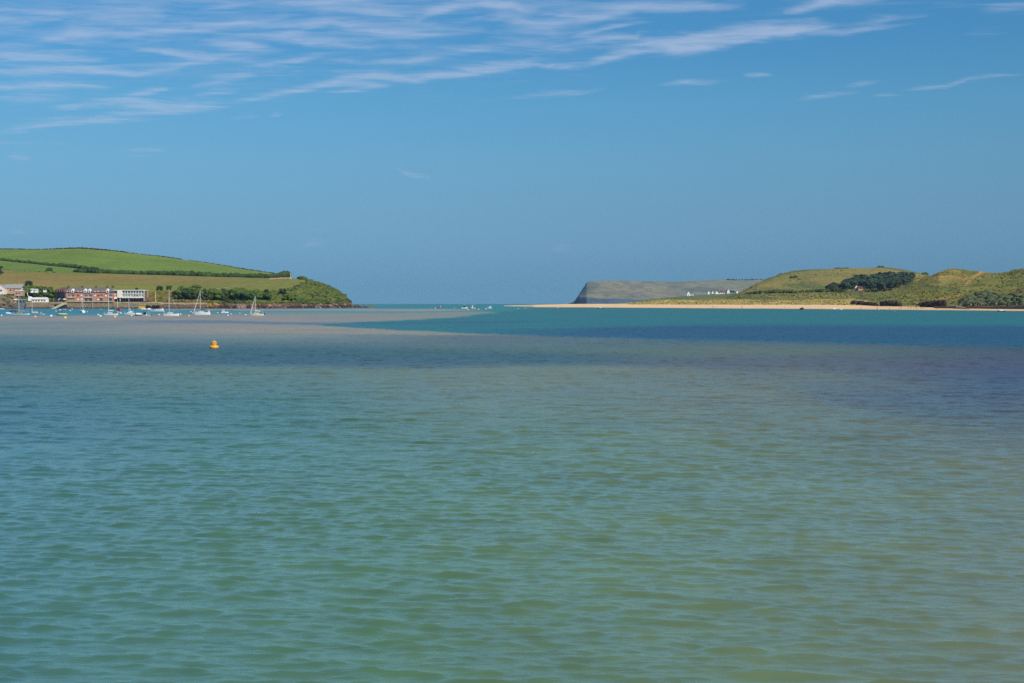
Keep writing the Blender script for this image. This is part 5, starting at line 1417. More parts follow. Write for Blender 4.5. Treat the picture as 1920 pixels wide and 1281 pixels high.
# ------------------------------------------------------------------ boats
def gel(name, c, r=.25): return mat(name, c, r, spec=.5)
B_WHITE = gel('white_gelcoat', (.78, .78, .75)); B_CREAM = gel('cream_gelcoat', (.72, .66, .50)); B_NAVY = gel('navy_hull_paint', (.015, .02, .05))
B_GREEN = gel('green_hull_paint', (.16, .26, .14)); B_RED = gel('red_paint', (.36, .07, .05), .5); B_TEAL = gel('pale_turquoise_paint', (.38, .62, .55))
B_ORANGE = mat('varnished_orange_wood', (.55, .26, .09), .4, 3, .2); B_BROWN = mat('brown_wood', (.20, .13, .08), .5, 3, .2)
B_GREY = gel('grey_hull', (.52, .53, .53)); B_YELLOW = gel('yellow_paint', (.72, .42, .04), .45); B_BLACK = mat('black_rubber', (.02, .02, .022), .6)
B_ALU = mat('mast_alloy', (.60, .60, .60), .45, metal=.0, spec=.5); B_BLUEC = mat('blue_sail_cover', (.10, .22, .38), .8); B_NAVYC = mat('dark_blue_sail_cover', (.02, .03, .07), .8)
B_ANTIF = mat('dark_antifouling', (.03, .03, .04), .7); B_PINKW = gel('pinkish_white_gelcoat', (.74, .60, .56))

def hull_lists(L, B, H, draft=.25, sheer=.25, transom=.8, n=11):
    st = []
    for i in range(n):
        t = i / (n - 1)                         # 0 stern .. 1 bow
        x = -L / 2 + L * t
        w = B / 2 * (transom + (1 - transom) * math.sin(min(t / .45, 1) * math.pi / 2)) if t < .45 else B / 2 * max(math.cos((t - .45) / .55 * math.pi / 2) ** .75, .015)
        z = H * (1 + sheer * (t - .35) ** 2 * 2.2)
        kx = x - (L * .05 * (t > .95))
        st.append([(x, -w, z), (x, -w * .93, z * .55), (kx, -w * .78, .0), (kx, -w * .35, -draft * (1 - .5 * t)), (kx, 0, -draft),
                   (kx, w * .35, -draft * (1 - .5 * t)), (kx, w * .78, 0), (x, w * .93, z * .55), (x, w, z)])
    return st
def hull(parent, L, B, H, m_hull, m_deck, m_bottom=None, **k):
    st = hull_lists(L, B, H, **k)
    V = [p for s in st for p in s]; n = 9; Fc = []
    for i in range(len(st) - 1):
        for j in range(n - 1): Fc.append((i*n+j, (i+1)*n+j, (i+1)*n+j+1, i*n+j+1))
    Fc.append(tuple(range(n))); Fc.append(tuple(range((len(st)-1)*n, len(st)*n))[::-1])
    h = mesh_obj('hull', V, Fc, m_hull, parent, smooth=False)
    bm = bmesh.new(); bm.from_mesh(h.data); bmesh.ops.recalc_face_normals(bm, faces=bm.faces); bm.to_mesh(h.data); bm.free()
    DV = []; DF = []
    for s in st:
        a, b = s[0], s[-1]; DV += [(a[0], a[1]*.93, a[2]-.05), (0+a[0], 0, a[2]-.01), (b[0], b[1]*.93, b[2]-.05)]
    for i in range(len(st) - 1):
        for j in range(2): DF.append((3*i+j, 3*i+3+j, 3*i+4+j, 3*i+1+j))
    mesh_obj('deck', DV, DF, m_deck, parent)
    if m_bottom:
        m = MB()
        V2 = []; F2 = []
        for s in st:
            for q, f in ((2, 1.01), (3, 1.02), (4, 1.02), (5, 1.02), (6, 1.01)): V2.append((s[q][0]*1.002, s[q][1]*f, s[q][2]*1.03 + (.07 if q in (2, 6) else -.01)))
        for i in range(len(st) - 1):
            for j in range(4): F2.append((i*5+j, (i+1)*5+j, (i+1)*5+j+1, i*5+j+1))
        mesh_obj('waterline_band', V2, F2, m_bottom, parent)
    rl = MB()
    for sd in (0, 8):
        for a, b in zip(st[:-1], st[1:]): rl.tube(a[sd], b[sd], .04, .04, 4)
    rl.build('rubbing_strake', m_bottom or B_GREY, parent)
    return st

def cabin(parent, x0, x1, w, z0, h, m, windows=True, rake=.35):
    c = MB()
    V = [(x0, -w/2, z0), (x1, -w/2*.8, z0), (x1, w/2*.8, z0), (x0, w/2, z0), (x0 + .05, -w/2*.85, z0+h), (x1 - h*rake*2.2, -w/2*.65, z0+h*.92), (x1 - h*rake*2.2, w/2*.65, z0+h*.92), (x0 + .05, w/2*.85, z0+h)]
    c.add(V, [(0,1,5,4), (1,2,6,5), (2,3,7,6), (3,0,4,7), (4,5,6,7), (0,3,2,1)])
    cb = c.build('cabin', m, parent)
    if windows:
        for sd in (-1, 1):
            ww = MB()
            for t0, t1 in ((.15, .45), (.52, .80)):
                xa, xb = x0 + (x1-x0)*t0, x0 + (x1-h*rake*2.2-x0)*t1
                y = sd * w/2 * .89
                ww.add([(xa, y*1.0, z0+h*.38), (xb, y*.92, z0+h*.38), (xb, y*.88, z0+h*.72), (xa, y*.96, z0+h*.72)], [(0,1,2,3)])
                ww.add([(xa, y*1.04, z0+h*.38), (xb, y*.97, z0+h*.38), (xb, y*.93, z0+h*.72), (xa, y*1.0, z0+h*.72)], [(3,2,1,0)])
            ww.build('cabin_window', M_GLASS, cb, fix=False)
    return cb

def boat_root(name, label, cat, u, vw, length_px, yaw_deg, L=None):
    p = G(u, vw); D = p.y
    Lm = length_px / FPX * D / max(abs(math.cos(math.radians(yaw_deg))), .35)
    p.z = 0
    return thing(name, label, cat, p, math.radians(yaw_deg)), (L or Lm), D

def sailboat(label, u, vw, lpx, yaw, mast_u, vtop, mh=None, md=None, cover=None, bottom=None, jib=True, boom=True, H=.62, Bf=.33, cab=None, name='sailing_boat'):
    t, L, D = boat_root(name, label, 'sailing boat', u, vw, lpx, yaw)
    B = L * Bf; hh = H * (L / 6.5) ** .6
    st = hull(t, L, B, hh, mh or B_WHITE, md or B_WHITE, bottom or B_ANTIF, sheer=.35, transom=.7)
    cabin(t, -L*.12, L*.22, B*.62, hh*.98, .42, cab or B_WHITE)
    sx = (mast_u - u) / FPX * D * (1 if math.cos(math.radians(yaw)) > 0 else -1)
    sx = max(min(sx, L * .3), -L * .15)
    zt = P(u, vtop, D).z
    m = MB().tube((sx, 0, hh), (sx, 0, zt), .075, .055, 6).build('mast', B_ALU, t)
    MB().tube((sx, -B*.32, zt*.55), (sx, B*.32, zt*.55), .03, .03, 4).build('spreader', B_ALU, m)
    rg_ = MB()
    rg_.tube((sx, 0, zt*.98), (-L*.49, 0, hh*1.15), .018, .018, 3)
    for s in (-1, 1): rg_.tube((sx, 0, zt*.95), (sx-.1, s*B*.46, hh*1.02), .018, .018, 3)
    rg_.build('stay', B_ALU, t)
    if jib: MB().tube((L*.47, 0, hh*1.25), (sx+.05, 0, zt*.93), .10, .05, 5).build('furled_jib', M_WCANV, t)
    if boom:
        b = MB().tube((sx, 0, hh+.95), (sx - L*.38, 0, hh+.85), .06, .05, 5).build('boom', B_ALU, t)
        MB().tube((sx-.02, 0, hh+1.12), (sx - L*.37, 0, hh+.98), .19, .11, 6).build('sail_cover', cover or B_BLUEC, b)
    pl = MB()
    for k in (.38, .44): pl.tube((L*k, -B*.12, hh*1.1), (L*k, -B*.12, hh*1.1+.5), .02, .02, 3).tube((L*k, B*.12, hh*1.1), (L*k, B*.12, hh*1.1+.5), .02, .02, 3)
    pl.tube((L*.36, -B*.14, hh*1.1+.5), (L*.48, 0, hh*1.2+.5), .02, .02, 3).tube((L*.36, B*.14, hh*1.1+.5), (L*.48, 0, hh*1.2+.5), .02, .02, 3)
    pl.build('pulpit', B_ALU, t)
    MB().prismx([(-.03, -.3), (.03, -.3), (.03, hh*.9), (-.03, hh*.9)], -L*.53, -L*.5).build('rudder', mh or B_WHITE, t)
    return t, L, D

def motorboat(label, u, vw, lpx, yaw, mh=None, cab_x=(-.15, .2), cab_h=.75, mb=None, cm=None, name='motor_boat', outboard=True, roof=False, H=.6):
    t, L, D = boat_root(name, label, 'motor boat', u, vw, lpx, yaw)
    B = L * .36; hh = H * (L / 6) ** .5
    hull(t, L, B, hh, mh or B_WHITE, B_WHITE if mh is not B_NAVY else B_GREY, mb, sheer=.3, transom=.85)
    c = cabin(t, L*cab_x[0], L*cab_x[1], B*.72, hh*.98, cab_h, cm or B_WHITE, rake=.4)
    MB().add([(L*cab_x[1]-.1, -B*.25, hh*1.0), (L*cab_x[1]-.1, B*.25, hh*1.0), (L*cab_x[1]-.5, B*.22, hh+cab_h), (L*cab_x[1]-.5, -B*.22, hh+cab_h)], [(0,1,2,3)]).build('windscreen', M_GLASS, t)
    if roof:
        r = MB().box(L*cab_x[0]-.1, L*cab_x[1]-.4, -B*.32, B*.32, hh+cab_h+.55, hh+cab_h+.63).build('wheelhouse_roof', B_WHITE, t)
        m = MB()
        for x in (L*cab_x[0], L*cab_x[1]-.5):
            for y in (-B*.28, B*.28): m.tube((x, y, hh+cab_h*.8), (x, y, hh+cab_h+.56), .04, .04, 4)
        m.build('roof_post', B_ALU, r)
    if outboard:
        e = MB().box(-L*.5-.35, -L*.5, -.2, .2, hh*.7, hh*1.35).build('outboard_engine', B_BLACK, t)
        MB().tube((-L*.5-.2, 0, hh*.7), (-L*.5-.25, 0, -.3), .07, .05, 5).build('engine_leg', B_BLACK, e)
    MB().tube((L*cab_x[0], 0, hh+cab_h), (L*cab_x[0]-.15, 0, hh+cab_h+1.0), .02, .015, 4).build('aerial', B_WHITE, t)
    m = MB()
    for s in (-1, 1): m.tube((L*.2, s*B*.35, hh+.35), (L*.47, 0, hh*1.25+.4), .02, .02, 3).tube((L*.2, s*B*.35, hh), (L*.2, s*B*.35, hh+.35), .02, .02, 3)
    m.build('bow_rail', B_ALU, t)
    return t, L, D

def open_boat(label, u, vw, lpx, yaw, mh, cover=None, name='dinghy', cat='dinghy', H=.4, cover_h=.35, seat=True):
    t, L, D = boat_root(name, label, cat, u, vw, lpx, yaw)
    B = L * .36; hh = H * (L / 4.5) ** .6
    hull(t, L, B, hh, mh, cover or B_BROWN, None, sheer=.4, transom=.6)
    if cover:
        MB().add([(-L*.42, -B*.4, hh), (L*.38, -B*.25, hh*1.15), (L*.38, B*.25, hh*1.15), (-L*.42, B*.4, hh), (-L*.3, 0, hh+cover_h), (L*.28, 0, hh+cover_h*1.1)],
                 [(0,1,5,4), (3,4,5,2), (0,4,3), (1,2,5), (0,3,2,1)]).build('boat_cover', cover, t)
    elif seat:
        for k in (-.25, .05): MB().box(L*k-.12, L*k+.12, -B*.42, B*.42, hh*.85, hh*.93).build('thwart', B_BROWN, t)
    return t, L, D

# --- moored boats off the harbour, left to right
open_boat('pale turquoise open boat cut by the left edge', 2, 580.6, 14, 178, B_TEAL, M_WCANV, cover_h=.3)
open_boat('low boat under a black cover behind the orange decked yacht', 25, 585.6, 16, 175, B_NAVY, B_NAVYC, cover_h=.5)
open_boat('pink and white small boat partly behind the orange decked yacht', 15.5, 589.3, 13, 172, B_PINKW, M_WCANV, cover_h=.4)
sailboat('white yacht with orange cockpit cover and tall mast at the far left', 38, 590.3, 33, 176, 35.5, 551, cover=B_ORANGE, cab=B_ORANGE, jib=False, H=.45, Bf=.26)
sailboat('long grey white yacht with slim mast right of the orange decked yacht', 65, 588.0, 30, 4, 59.5, 564, mh=B_GREY, md=B_GREY, jib=False, boom=False, H=.35, Bf=.24)
t, L, D = open_boat('small inflatable with dark crossed oars and outboard right of the grey yacht', 78.5, 590.0, 11, 6, B_GREY, None, name='inflatable_boat')
MB().tube((-1, -.9, .2), (.9, .8, .9), .05, .05, 4).tube((-1, .9, .2), (.9, -.8, .9), .05, .05, 4).build('oar', B_BLACK, t)
MB().box(-L*.52, -L*.42, -.2, .2, .3, 1.0).build('outboard_engine', B_BLACK, t)
open_boat('green boat with a pale deck and dark green canopy left of the brick apartments', 117, 592.4, 22, 178, B_GREEN, B_CREAM, name='day_boat', cat='boat', H=.62, cover_h=.3)
t = bpy.data.objects.get('day_boat')
MB().box(-.6, 1.6, -.5, .5, 1.35, 1.45).tube((-.5, -.4, .6), (-.5, -.4, 1.4), .03, .03, 4).tube((1.5, .4, .6), (1.5, .4, 1.4), .03, .03, 4).build('canopy', B_NAVYC, t)
open_boat('white dinghy lying against the foot of the slipway', 120.5, 580.4, 7, 10, B_WHITE, None)
sailboat('white yacht seen end on below the middle of the brick apartments', 154.5, 586.4, 12, 118, 154, 553, H=.8, jib=False, cover=B_ORANGE)
open_boat('small grey tender close under the quay of the apartments', 189, 580.2, 5, 20, B_GREY, None)
sailboat('white yacht with dark blue hull bottom and tall white mast before the brick apartments', 207, 591.2, 27, 177, 203.6, 545, bottom=B_NAVY, cover=M_WCANV, jib=False, H=.7)
t, L, D = sailboat('stubby yacht with a raised red sail cover behind the dark blue hulled yacht', 221.5, 588.2, 13, 150, 220, 562, mh=B_WHITE, cover=B_RED, jib=False, H=.7)
MB().prism([(-1.6, 1.1), (1.2, 1.1), (.9, 2.6), (-1.1, 2.6)], -.15, .15).build('red_sail', B_RED, t)
sailboat('white cabin cruiser yacht with a thin mast and black canopy below the white hotel', 242, 590.0, 20, 176, 241.8, 560, cover=B_NAVYC, H=.75, jib=False, boom=False)
motorboat('white motor boat with dark windscreen just left of the brown hulled boat', 245, 586.2, 9, 20, cab_h=1.1, roof=True)
open_boat('brown hulled white topped launch between the cruiser and the inflatable', 260, 592.2, 15, 170, B_BROWN, B_WHITE, name='launch', cat='launch', H=.55, cover_h=.55)
t, L, D = motorboat('white and red rigid inflatable with black engines and canopy hoops', 274.5, 592.9, 18, 176, mh=B_PINKW, cab_x=(-.05, .12), cab_h=.5, name='rigid_inflatable', H=.42)
MB().box(L*.05, L*.28, -.4, .4, .5, 1.35).build('console', B_BLACK, t)
MB().tube((-L*.3, -.7, .5), (-L*.3, -.6, 1.9), .03, .03, 4).tube((-L*.3, .7, .5), (-L*.3, .6, 1.9), .03, .03, 4).tube((-L*.3, -.6, 1.9), (-L*.3, .6, 1.9), .03, .03, 4).build('canopy_hoop', B_ALU, t)
# yellow workboat against the quay
t, L, D = boat_root('workboat', 'yellow workboat with open frame moored against the quay below the hotel', 'workboat', 266, 580.0, 18, 178)
hull(t, L, L * .34, .7, B_GREY, B_YELLOW, B_ANTIF, sheer=.2, transom=.9)
MB().box(-L*.34, L*.30, -L*.12, L*.12, .7, 2.1).build('wheelhouse', B_YELLOW, t)
m = MB()
for x in (-L*.3, -L*.05, L*.25):
    m.tube((x, -L*.1, 2.1), (x, -L*.1, 4.0), .09, .09, 5).tube((x, L*.1, 2.1), (x, L*.1, 4.0), .09, .09, 5)
m.box(-L*.32, L*.27, -L*.12, L*.12, 3.5, 3.65); m.tube((L*.1, 0, 3.6), (L*.25, 0, 5.0), .1, .08, 5); m.build('gantry', B_YELLOW, t)
MB().box(-L*.25, L*.2, -L*.121, -L*.119, 1.2, 1.8).build('wheelhouse_window', M_GLASS, t)
open_boat('small white boat right of the yellow workboat', 269, 580.6, 10, 2, B_WHITE, M_WCANV, H=.5)
open_boat('pale blue white tender between the workboat and the pink speedboat', 280, 581.0, 8, 10, B_PINKW, M_WCANV, H=.5, cover_h=.6)
t, L, D = motorboat('white speedboat with pink canopy at the right end of the quay', 294.5, 584.2, 28, 178, cab_x=(-.3, .1), cab_h=.55, cm=B_PINKW, H=.72)
MB().box(-L*.42, -L*.34, -.5, .5, .8, 1.7).build('engine_cover', B_WHITE, t)
t, L, D = sailboat('white yacht with tall mast and blue boom cover right of the pink speedboat', 320, 592.4, 30, 176, 317.2, 541, cover=B_BLUEC, jib=False, H=.85)
t, L, D = sailboat('large white yacht with furled jib and black sail cover, tallest rig of all', 378, 590.4, 31, 177, 375.6, 544.5, cover=B_NAVYC, H=.95, bottom=B_WHITE)
MB().box(-L*.48, -L*.44, -.6, .6, .9, 1.6).build('stern_frame', B_WHITE, t)
motorboat('small white motor boat with blue cabin between the two rigged yachts', 421.5, 587.0, 14, 8, cab_x=(-.35, .1), cab_h=.7, roof=True, cm=B_GREY)
t, L, D = sailboat('cream yacht with furled jib, rightmost of the moored yachts', 482, 592.2, 27, 174, 478.6, 555, mh=B_CREAM, md=B_CREAM, cover=B_CREAM, H=.75, bottom=B_CREAM, cab=B_CREAM)
e = MB().box(-L*.54, -L*.50, -.2, .2, .3, 1.0).build('outboard_engine', B_BLACK, t)
# harbour mouth
motorboat('dark blue fishing boat, leftmost of the boats in the harbour mouth', 823.5, 578.0, 11, 165, mh=B_NAVY, cab_x=(-.3, .0), cab_h=1.4, cm=B_GREY, outboard=False, name='fishing_boat')
motorboat('white boat with black hull stripe, left of the cream boat in the harbour mouth', 871, 578.6, 12, 5, mh=B_WHITE, mb=B_NAVY, cab_x=(-.2, .2), cab_h=1.8, cm=B_NAVY, roof=True, name='fishing_boat', H=.9)
motorboat('cream hulled boat with tall cabin in the middle of the harbour mouth', 885.5, 579.2, 11, 160, mh=B_CREAM, cab_x=(-.1, .3), cab_h=1.6, roof=True, name='fishing_boat', outboard=False, H=.9)
motorboat('dark boat with bare frame partly behind the cream boat', 890.5, 577.8, 7, 20, mh=B_NAVY, cab_x=(-.3, .1), cab_h=1.9, cm=B_BROWN, roof=True, name='fishing_boat', outboard=False)
motorboat('white motor cruiser, rightmost of the boats in the harbour mouth', 917.5, 578.6, 11, 172, mb=B_GREEN, cab_x=(-.25, .15), cab_h=1.3, cm=B_WHITE, name='fishing_boat', H=.9)
# along the right beach
motorboat('white topped boat with black hull off the sand spit', 1125, 579.4, 7.5, 170, mh=B_NAVY, cab_x=(-.3, .3), cab_h=1.3, outboard=False, H=.8)
open_boat('tiny pink boat off the middle of the sand spit', 1046, 577.7, 5, 10, B_PINKW, B_BROWN)
open_boat('dark boat with white engine close to the sand below the pine wood', 1564.5, 580.9, 7, 170, B_NAVY, M_WCANV, cover_h=.8)
open_boat('tiny white boat right of the dark boat below the pine wood', 1577.5, 581.2, 4, 10, B_WHITE, M_WCANV)
open_boat('low brown rowing boat off the beach below the first low cliff', 1676, 584.4, 6, 5, B_BROWN, None)
open_boat('dark green rowing boat off the foot of the beach slipway', 1783, 582.8, 6, 175, B_NAVY, None)
t, L, D = motorboat('white motor boat with black hull lying off the right sea wall', 1878, 584.6, 14, 6, mh=B_NAVY, cab_x=(-.35, .3), cab_h=.65, outboard=True, H=.6)
open_boat('tiny dark tender among bathers at the beach edge', 1613, 581.3, 3.4, 5, B_NAVY, None)

# ------------------------------------------------------------------ mooring buoys
K_OR = mat('orange_buoy_plastic', (.78, .40, .12), .45, spec=.4); K_YE = mat('yellow_buoy_plastic', (.82, .56, .20), .45, spec=.4)
K_WH = mat('white_buoy_plastic', (.74, .74, .70), .45, spec=.4); K_GW = mat('greenish_white_buoy', (.55, .66, .50), .5, spec=.4); K_WEED = mat('weedy_waterline', (.05, .055, .03), .9)
def buoy_proto(m):
    t = thing('mooring_buoy', 'buoy', 'buoy')
    MB().ball((0, 0, .12), .5, 12, 8).build('float', m, t, smooth=True)
    MB().lathe([(.47, -.12), (.515, -.02), (.505, .06)], 12).build('weed_band', K_WEED, t)
    r = MB()
    for i in range(8):
        a0, a1 = math.pi * 2 * i / 8, math.pi * 2 * (i + 1) / 8
        r.tube((.1*math.cos(a0), 0, .68+.1*math.sin(a0)), (.1*math.cos(a1), 0, .68+.1*math.sin(a1)), .022, .022, 4)
    r.build('lifting_eye', B_ALU, t)
    return t
BP = {k: buoy_proto(m) for k, m in (('o', K_OR), ('y', K_YE), ('w', K_WH), ('g', K_GW))}
used_b = set()
for u, v, d, k, lab in (
    (3, 592.4, 3.4, 'w', 'white mooring buoy at the left edge below the turquoise boat'), (66.2, 595.4, 5, 'o', 'orange mooring buoy below the long grey yacht'),
    (96, 593.6, 5, 'w', 'large white mooring buoy left of the green boat'), (122.4, 597, 5.4, 'y', 'amber mooring buoy just below the green boat'),
    (112.5, 582, 3, 'w', 'small white buoy above the green boat, near the slipway'), (105, 584, 2.4, 'w', 'tiny white buoy left of the small white buoy near the slipway'),
    (131.6, 583.2, 2.6, 'w', 'tiny pale buoy between the slipway and the end on yacht'), (135.2, 580.4, 2.4, 'w', 'tiny white buoy close under the left end of the apartments quay'),
    (164, 585.2, 2.4, 'g', 'tiny pale green buoy right of the end on yacht'), (184, 591.2, 3.4, 'w', 'white buoy beside the large greenish buoy before the blue hulled yacht'),
    (188.2, 594, 5.2, 'g', 'large greenish white buoy left of the blue hulled yacht'), (215.4, 595.6, 5.6, 'o', 'orange mooring buoy under the stern of the blue hulled yacht'),
    (246.6, 592.8, 4, 'y', 'yellow buoy under the cabin cruiser before the hotel'), (298.2, 591.4, 3.8, 'y', 'yellow buoy between the rigid inflatable and the blue covered yacht'),
    (338.6, 590.4, 4, 'y', 'pale yellow buoy at the stern of the blue covered yacht'), (357.8, 585.4, 2.6, 'w', 'small white buoy, upper one left of the tall rigged yacht'),
    (361, 587.6, 2.2, 'w', 'tiny white buoy touching the bow of the tall rigged yacht'), (354.2, 593.4, 4.4, 'o', 'orange buoy low left of the tall rigged yacht'), (408, 587.4, 3, 'y', 'cream buoy left of the small blue cabined motor boat'),
    (427.4, 592.0, 3.2, 'w', 'white buoy with dark base below the small blue cabined motor boat'), (433, 589.6, 3, 'y', 'yellowish buoy at the bow of the small blue cabined motor boat'),
    (449.6, 588.4, 2.6, 'y', 'small amber buoy midway between motor boat and cream yacht'), (460.6, 591.2, 3, 'w', 'white buoy just left of the cream yacht'),
    (816.4, 578.4, 2.2, 'w', 'white buoy left of the dark blue fishing boat'), (852, 578.0, 1.4, 'w', 'faint tiny white buoy between the harbour mouth boats'), (877.6, 581.6, 2.6, 'w', 'white buoy below the cream boat in the harbour mouth'),
    (897.2, 580.9, 2.6, 'w', 'white buoy right of the cream boat in the harbour mouth'), (910.6, 580, 2.6, 'w', 'white buoy at the left end of the rightmost harbour mouth cruiser'),
    (971.8, 579.6, 1.8, 'w', 'small white buoy off the tip of the sand spit, left of two'), (984.6, 578.6, 1.6, 'w', 'small white buoy off the tip of the sand spit, right of two'),
    (1648, 582, 1.6, 'w', 'tiny white buoy at the beach edge below the first low cliff')):
    p = G(u, v); s = d / FPX * p.y
    b = BP[k]
    if k in used_b: dup(b, p, u, s, lab, 'mooring buoys')
    else:
        b.location = p; b.scale = (s, s, s); b['label'] = lab; b['group'] = 'mooring buoys'; used_b.add(k)

# --- the big yellow buoy
p = G(401.5, 653.2)
t = thing('navigation_buoy', 'big yellow orange buoy with a domed top floating alone in the channel', 'buoy', p, .35)
K_BIG = mat('yellow_orange_grp', (.82, .38, .035), .4, 4, .10, spec=.45)  # the buoy's own yellow orange
K_BIGD = mat('dark_orange_panel', (.50, .17, .02), .55)  # darker orange than the dome
s_ = 17.2 / FPX * p.y / 2        # half width
MB().lathe([(.50*s_, -.30), (.80*s_, -.10), (.97*s_, .03), (1.0*s_, .12), (.98*s_, .20), (.88*s_, .26), (.60*s_, .285), (.02, .29)], 28).build('float_collar', K_BIG, t, smooth=True)
MB().lathe([(.80*s_, -.1), (.955*s_, -.02), (1.004*s_, .04), (.99*s_, .05)], 28).build('weed_band', K_WEED, t, smooth=True)
dm = MB().lathe([(.56*s_, .28), (.52*s_, .31), (.60*s_, .36), (.635*s_, .44), (.61*s_, .54), (.52*s_, .63), (.36*s_, .695), (.18*s_, .72), (.02, .725)], 24).build('dome', K_BIG, t, smooth=True)
for i in range(12):
    a = 2*math.pi*i/12; c, q = math.cos(a), math.sin(a)
    m = MB()
    for (r0, z0), (r1, z1) in zip([(.645*s_, .40), (.635*s_, .50)], [(.635*s_, .50), (.575*s_, .60)]):
        w = .032
        m.add([(r0*c - q*w, r0*q + c*w, z0), (r0*c + q*w, r0*q - c*w, z0), (r1*c + q*w, r1*q - c*w, z1), (r1*c - q*w, r1*q + c*w, z1)], [(0,1,2,3)])
    m.build('moulded_slot', K_BIGD, dm)
MB().box(-.1, .1, -.62*s_ - .02, -.45*s_, .58, .66).build('orange_plate', K_OR, dm)
r = MB()
for i in range(10):
    a0, a1 = math.pi * 2 * i / 10, math.pi * 2 * (i + 1) / 10
    r.tube((.05*math.cos(a0), 0, .765+.05*math.sin(a0)), (.05*math.cos(a1), 0, .765+.05*math.sin(a1)), .012, .012, 5)
r.build('lifting_eye', B_ALU, t)

# ------------------------------------------------------------------ people (a body skinned over joints, clothes over it)
def skinned(name, joints, edges, radii, material, parent, sub=1):
    me = bpy.data.meshes.new(name); me.from_pydata(joints, edges, [])
    o = bpy.data.objects.new(name, me); COL.objects.link(o)
    sk = o.modifiers.new('s', 'SKIN'); sb = o.modifiers.new('d', 'SUBSURF'); sb.levels = sub; sb.render_levels = sub
    for v, r_ in zip(me.skin_vertices[0].data, radii): v.radius = (r_, r_)
    me.skin_vertices[0].data[0].use_root = True
    dg = bpy.context.evaluated_depsgraph_get(); ev = o.evaluated_get(dg)
    nm_ = bpy.data.meshes.new_from_object(ev); o.modifiers.clear(); o.data = nm_; nm_.name = name
    nm_.materials.clear(); nm_.materials.append(material); o.parent = parent
    return o
M_SKIN = mat('skin', (.52, .32, .22), .6); M_HAIR = mat('brown_hair', (.06, .04, .025), .8)
CLOTH = {k: mat(k + '_cloth', c, .85) for k, c in (('white', (.75, .75, .75)), ('red', (.5, .06, .05)), ('navy', (.03, .04, .12)), ('black', (.03, .03, .03)), ('blue', (.08, .18, .42)), ('pink', (.7, .3, .35)), ('grey', (.28, .28, .3)))}
def person(pose, shirt, legs_c, label, loc, rot, group=None):
    t = thing('person', label, 'person', loc, rot, group)
    st = .16 if pose == 'walk' else .04
    J = [(0,0,.95),(0,0,1.15),(0,0,1.38),(0,0,1.50),(0,.02,1.63),(0,.01,1.74),
         (-.17,0,1.40),(-.24,.05,1.15),(-.22,-st*.8,.90),(.17,0,1.40),(.24,-.05,1.15),(.22,st*.8,.90),
         (-.10,0,.90),(-.11,-st*.6,.50),(-.11,-st,.06),(-.11,-st-.13,.03),(.10,0,.90),(.11,st*.5,.50),(.11,st*1.2,.07),(.11,st*1.2-.13,.03),
         (-.22,-st*.9,.80),(.22,st*.9,.80)]
    E = [(0,1),(1,2),(2,3),(3,4),(4,5),(2,6),(6,7),(7,8),(8,20),(2,9),(9,10),(10,11),(11,21),(0,12),(12,13),(13,14),(14,15),(0,16),(16,17),(17,18),(18,19)]
    R = [.13,.12,.13,.055,.10,.07,.06,.045,.035,.06,.045,.035,.085,.06,.045,.035,.085,.06,.045,.035,.03,.03]
    b = skinned('body', J, E, R, M_SKIN, t)
    skinned('shirt', [J[i] for i in (0,1,2,6,7,9,10)], [(0,1),(1,2),(2,3),(3,4),(2,5),(5,6)], [.15,.14,.15,.085,.065,.085,.065], CLOTH[shirt], t)
    skinned('trousers', [J[i] for i in (0,12,13,16,17)] + [(-.11,-st*.8,.2),(.11,st,.2)], [(0,1),(1,2),(2,5),(0,3),(3,4),(4,6)], [.145,.105,.08,.105,.08,.065,.065], CLOTH[legs_c], t)
    MB().ball((0, .03, 1.71), .125, 8, 5, .8).build('hair', M_HAIR, t, smooth=True)
    return t
PP = [person('walk', 'white', 'navy', 'walker in a white top highest on the headland path', pick(hill_left, 514, 524.4), 1.3),
      person('stand', 'red', 'navy', 'person in a red top by the memorial cross, left of its base', pick(hill_left, 540, 523.2), .2),
      person('stand', 'blue', 'black', 'person in blue by the low wall left of the memorial', pick(hill_left, 531, 523.6), .9),
      person('walk', 'pink', 'grey', 'person in pink walking along the low memorial wall', pick(hill_left, 524, 524), -1.2),
      person('stand', 'black', 'black', 'person in black right of the memorial cross', pick(hill_left, 549, 523.4), 2.5),
      person('walk', 'grey', 'navy', 'walker in grey halfway up the headland path', pick(hill_left, 484, 531.8), 1.4)]
def more(k, p, rot, label, group=None): dup(PP[k], p, rot, None, label, group)
more(0, pick(hill_left, 446.5, 537.6), 1.4, 'walker in white lowest on the headland path, beside the grass')
more(2, pick(hill_left, 460.5, 535.3), 1.4, 'walker in blue just above the lowest walker on the path')
more(0, pick(hill_left, 487.5, 530.4), 1.2, 'walker in white next to the walker in grey on the path')
more(4, pick(hill_left, 497.5, 528.8), 1.5, 'walker in black near the upper bend of the path')
more(1, pick(hill_left, 519, 524.2), .2, 'person in red at the left end of the low memorial wall')
more(0, pick(hill_left, 537.5, 525.2), .2, 'person in white on the grass below the memorial wall')
more(4, pick(hill_left, 551.5, 523.6), 1.2, 'person in black furthest right on the memorial skyline')
more(4, pick(hill_left, 556, 524.6), .4, 'dark clad person on the grass right of the memorial')
bl = 'small figure at the water edge of the right beach'
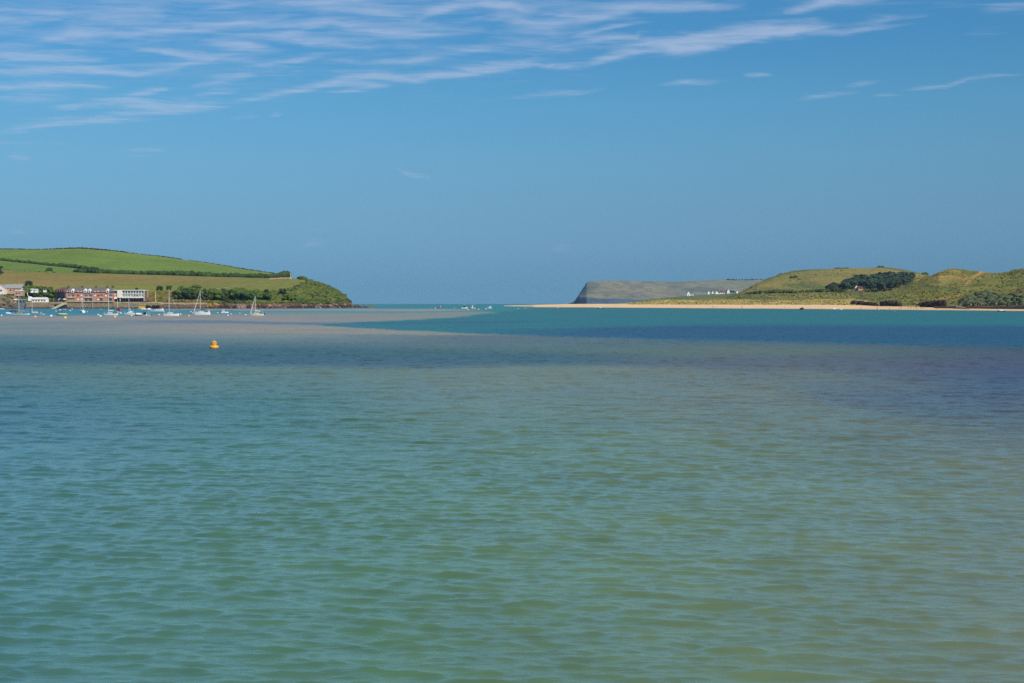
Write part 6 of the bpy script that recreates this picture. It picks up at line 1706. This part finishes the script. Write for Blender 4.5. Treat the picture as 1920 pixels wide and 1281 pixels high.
for i, (u, dz) in enumerate([(1155,.6),(1290,.7),(1337,.7),(1344,.7),(1391,.7),(1471,1.0),(1614,.2),(1645,.2),(1686,.3),(1690,.8),(1697,.8),(1703,1.),(1708,.9),(1713,1.0),(1718,.9),(1722,1.),(1727,.9),(1732,1.0),(1668,.2),(1757,.6),(1392,.1)]):
    D = Dshore(u) * (1.0 + .016 * dz)
    D0_ = Dshore(u); z = float(np.interp(D / D0_, [.996, 1.004, 1.012, 1.03], [-.4, .1, .6, 1.1]))
    where = {1155: 'alone near the tip of the sand spit', 1290: 'on the beach below the lone far white house', 1337: 'on the beach below the far white row, left of a pair', 1344: 'on the beach below the far white row, right of a pair',
             1391: 'standing on the beach at the foot of the round hill', 1392: 'wading at the foot of the round hill', 1471: 'on the beach below the middle of the round hill', 1614: 'wading beside the tiny dark tender',
             1645: 'wading by the tiny white buoy', 1668: 'wading left of the brown rowing boat', 1686: 'wading right of the brown rowing boat', 1757: 'on the beach below the long low cliff'}.get(u, 'of the beach group between the cliffs, %s' % ('left end' if u < 1700 else 'middle' if u < 1719 else 'right end'))
    more(i % 5, Vector((FX(u, D), D, z - .05)), i * 1.3, ('person in white ', 'person in red ', 'person in blue ', 'person in pink ', 'person in black ')[i % 5] + where, 'people on the right beach')
for i, u in enumerate((100, 103, 106, 109, 111)):
    more(i % 5, Vector((FX(u, 1145), 1145, FZ(566.3, 1150))), i, ['person in white at the left end of the quay terrace', 'person in red on the quay terrace above the ramp', 'person in blue on the quay terrace above the ramp', 'person in pink on the quay terrace near the parasols', 'person in black beside the leftmost parasol'][i])

# gull over the bay
M_GULL = mat('white_feathers', (.8, .8, .8), .7)
gp = P(1133, 500, 620)
t = thing('gull', 'tiny white gull gliding high over the bay', 'bird', gp, .5)
b = MB(); b.lathe([(.02, -.3), (.09, -.12), (.11, .05), (.07, .2), (.06, .27), (.015, .36)], 8).build('body', M_GULL, t, smooth=True).rotation_euler = (math.pi/2, 0, 0)
for s in (-1, 1):
    MB().add([(0, -.12, .05), (s*.38, -.10, .16), (s*.78, .08, .06), (s*.40, .10, .15), (0, .12, .05), (0, 0, .08), (s*.38, 0, .19)], [(0,1,6,5), (5,6,3,4), (1,2,6), (6,2,3)]).build('wing', M_GULL, t)

# ------------------------------------------------------------------ haze: one closed box of thin sea air
def build_haze():
    mb = MB().box(-9000, 9000, -400, 7600, -2.5, 112)
    m = bpy.data.materials.new('sea_air'); m.use_nodes = True
    n, l = m.node_tree.nodes, m.node_tree.links
    n.remove(n['Principled BSDF'])
    v = n.new('ShaderNodeVolumePrincipled')
    v.inputs['Color'].default_value = (0.42, 0.72, 1.0, 1); v.inputs['Density'].default_value = HAZE; v.inputs['Anisotropy'].default_value = 0.0
    l.new(v.outputs[0], n['Material Output'].inputs['Volume'])
    mb.build('haze', m, kind='stuff', label='thin blue sea haze over the whole estuary', cat='haze')
HAZE = 3.2e-5
build_haze()
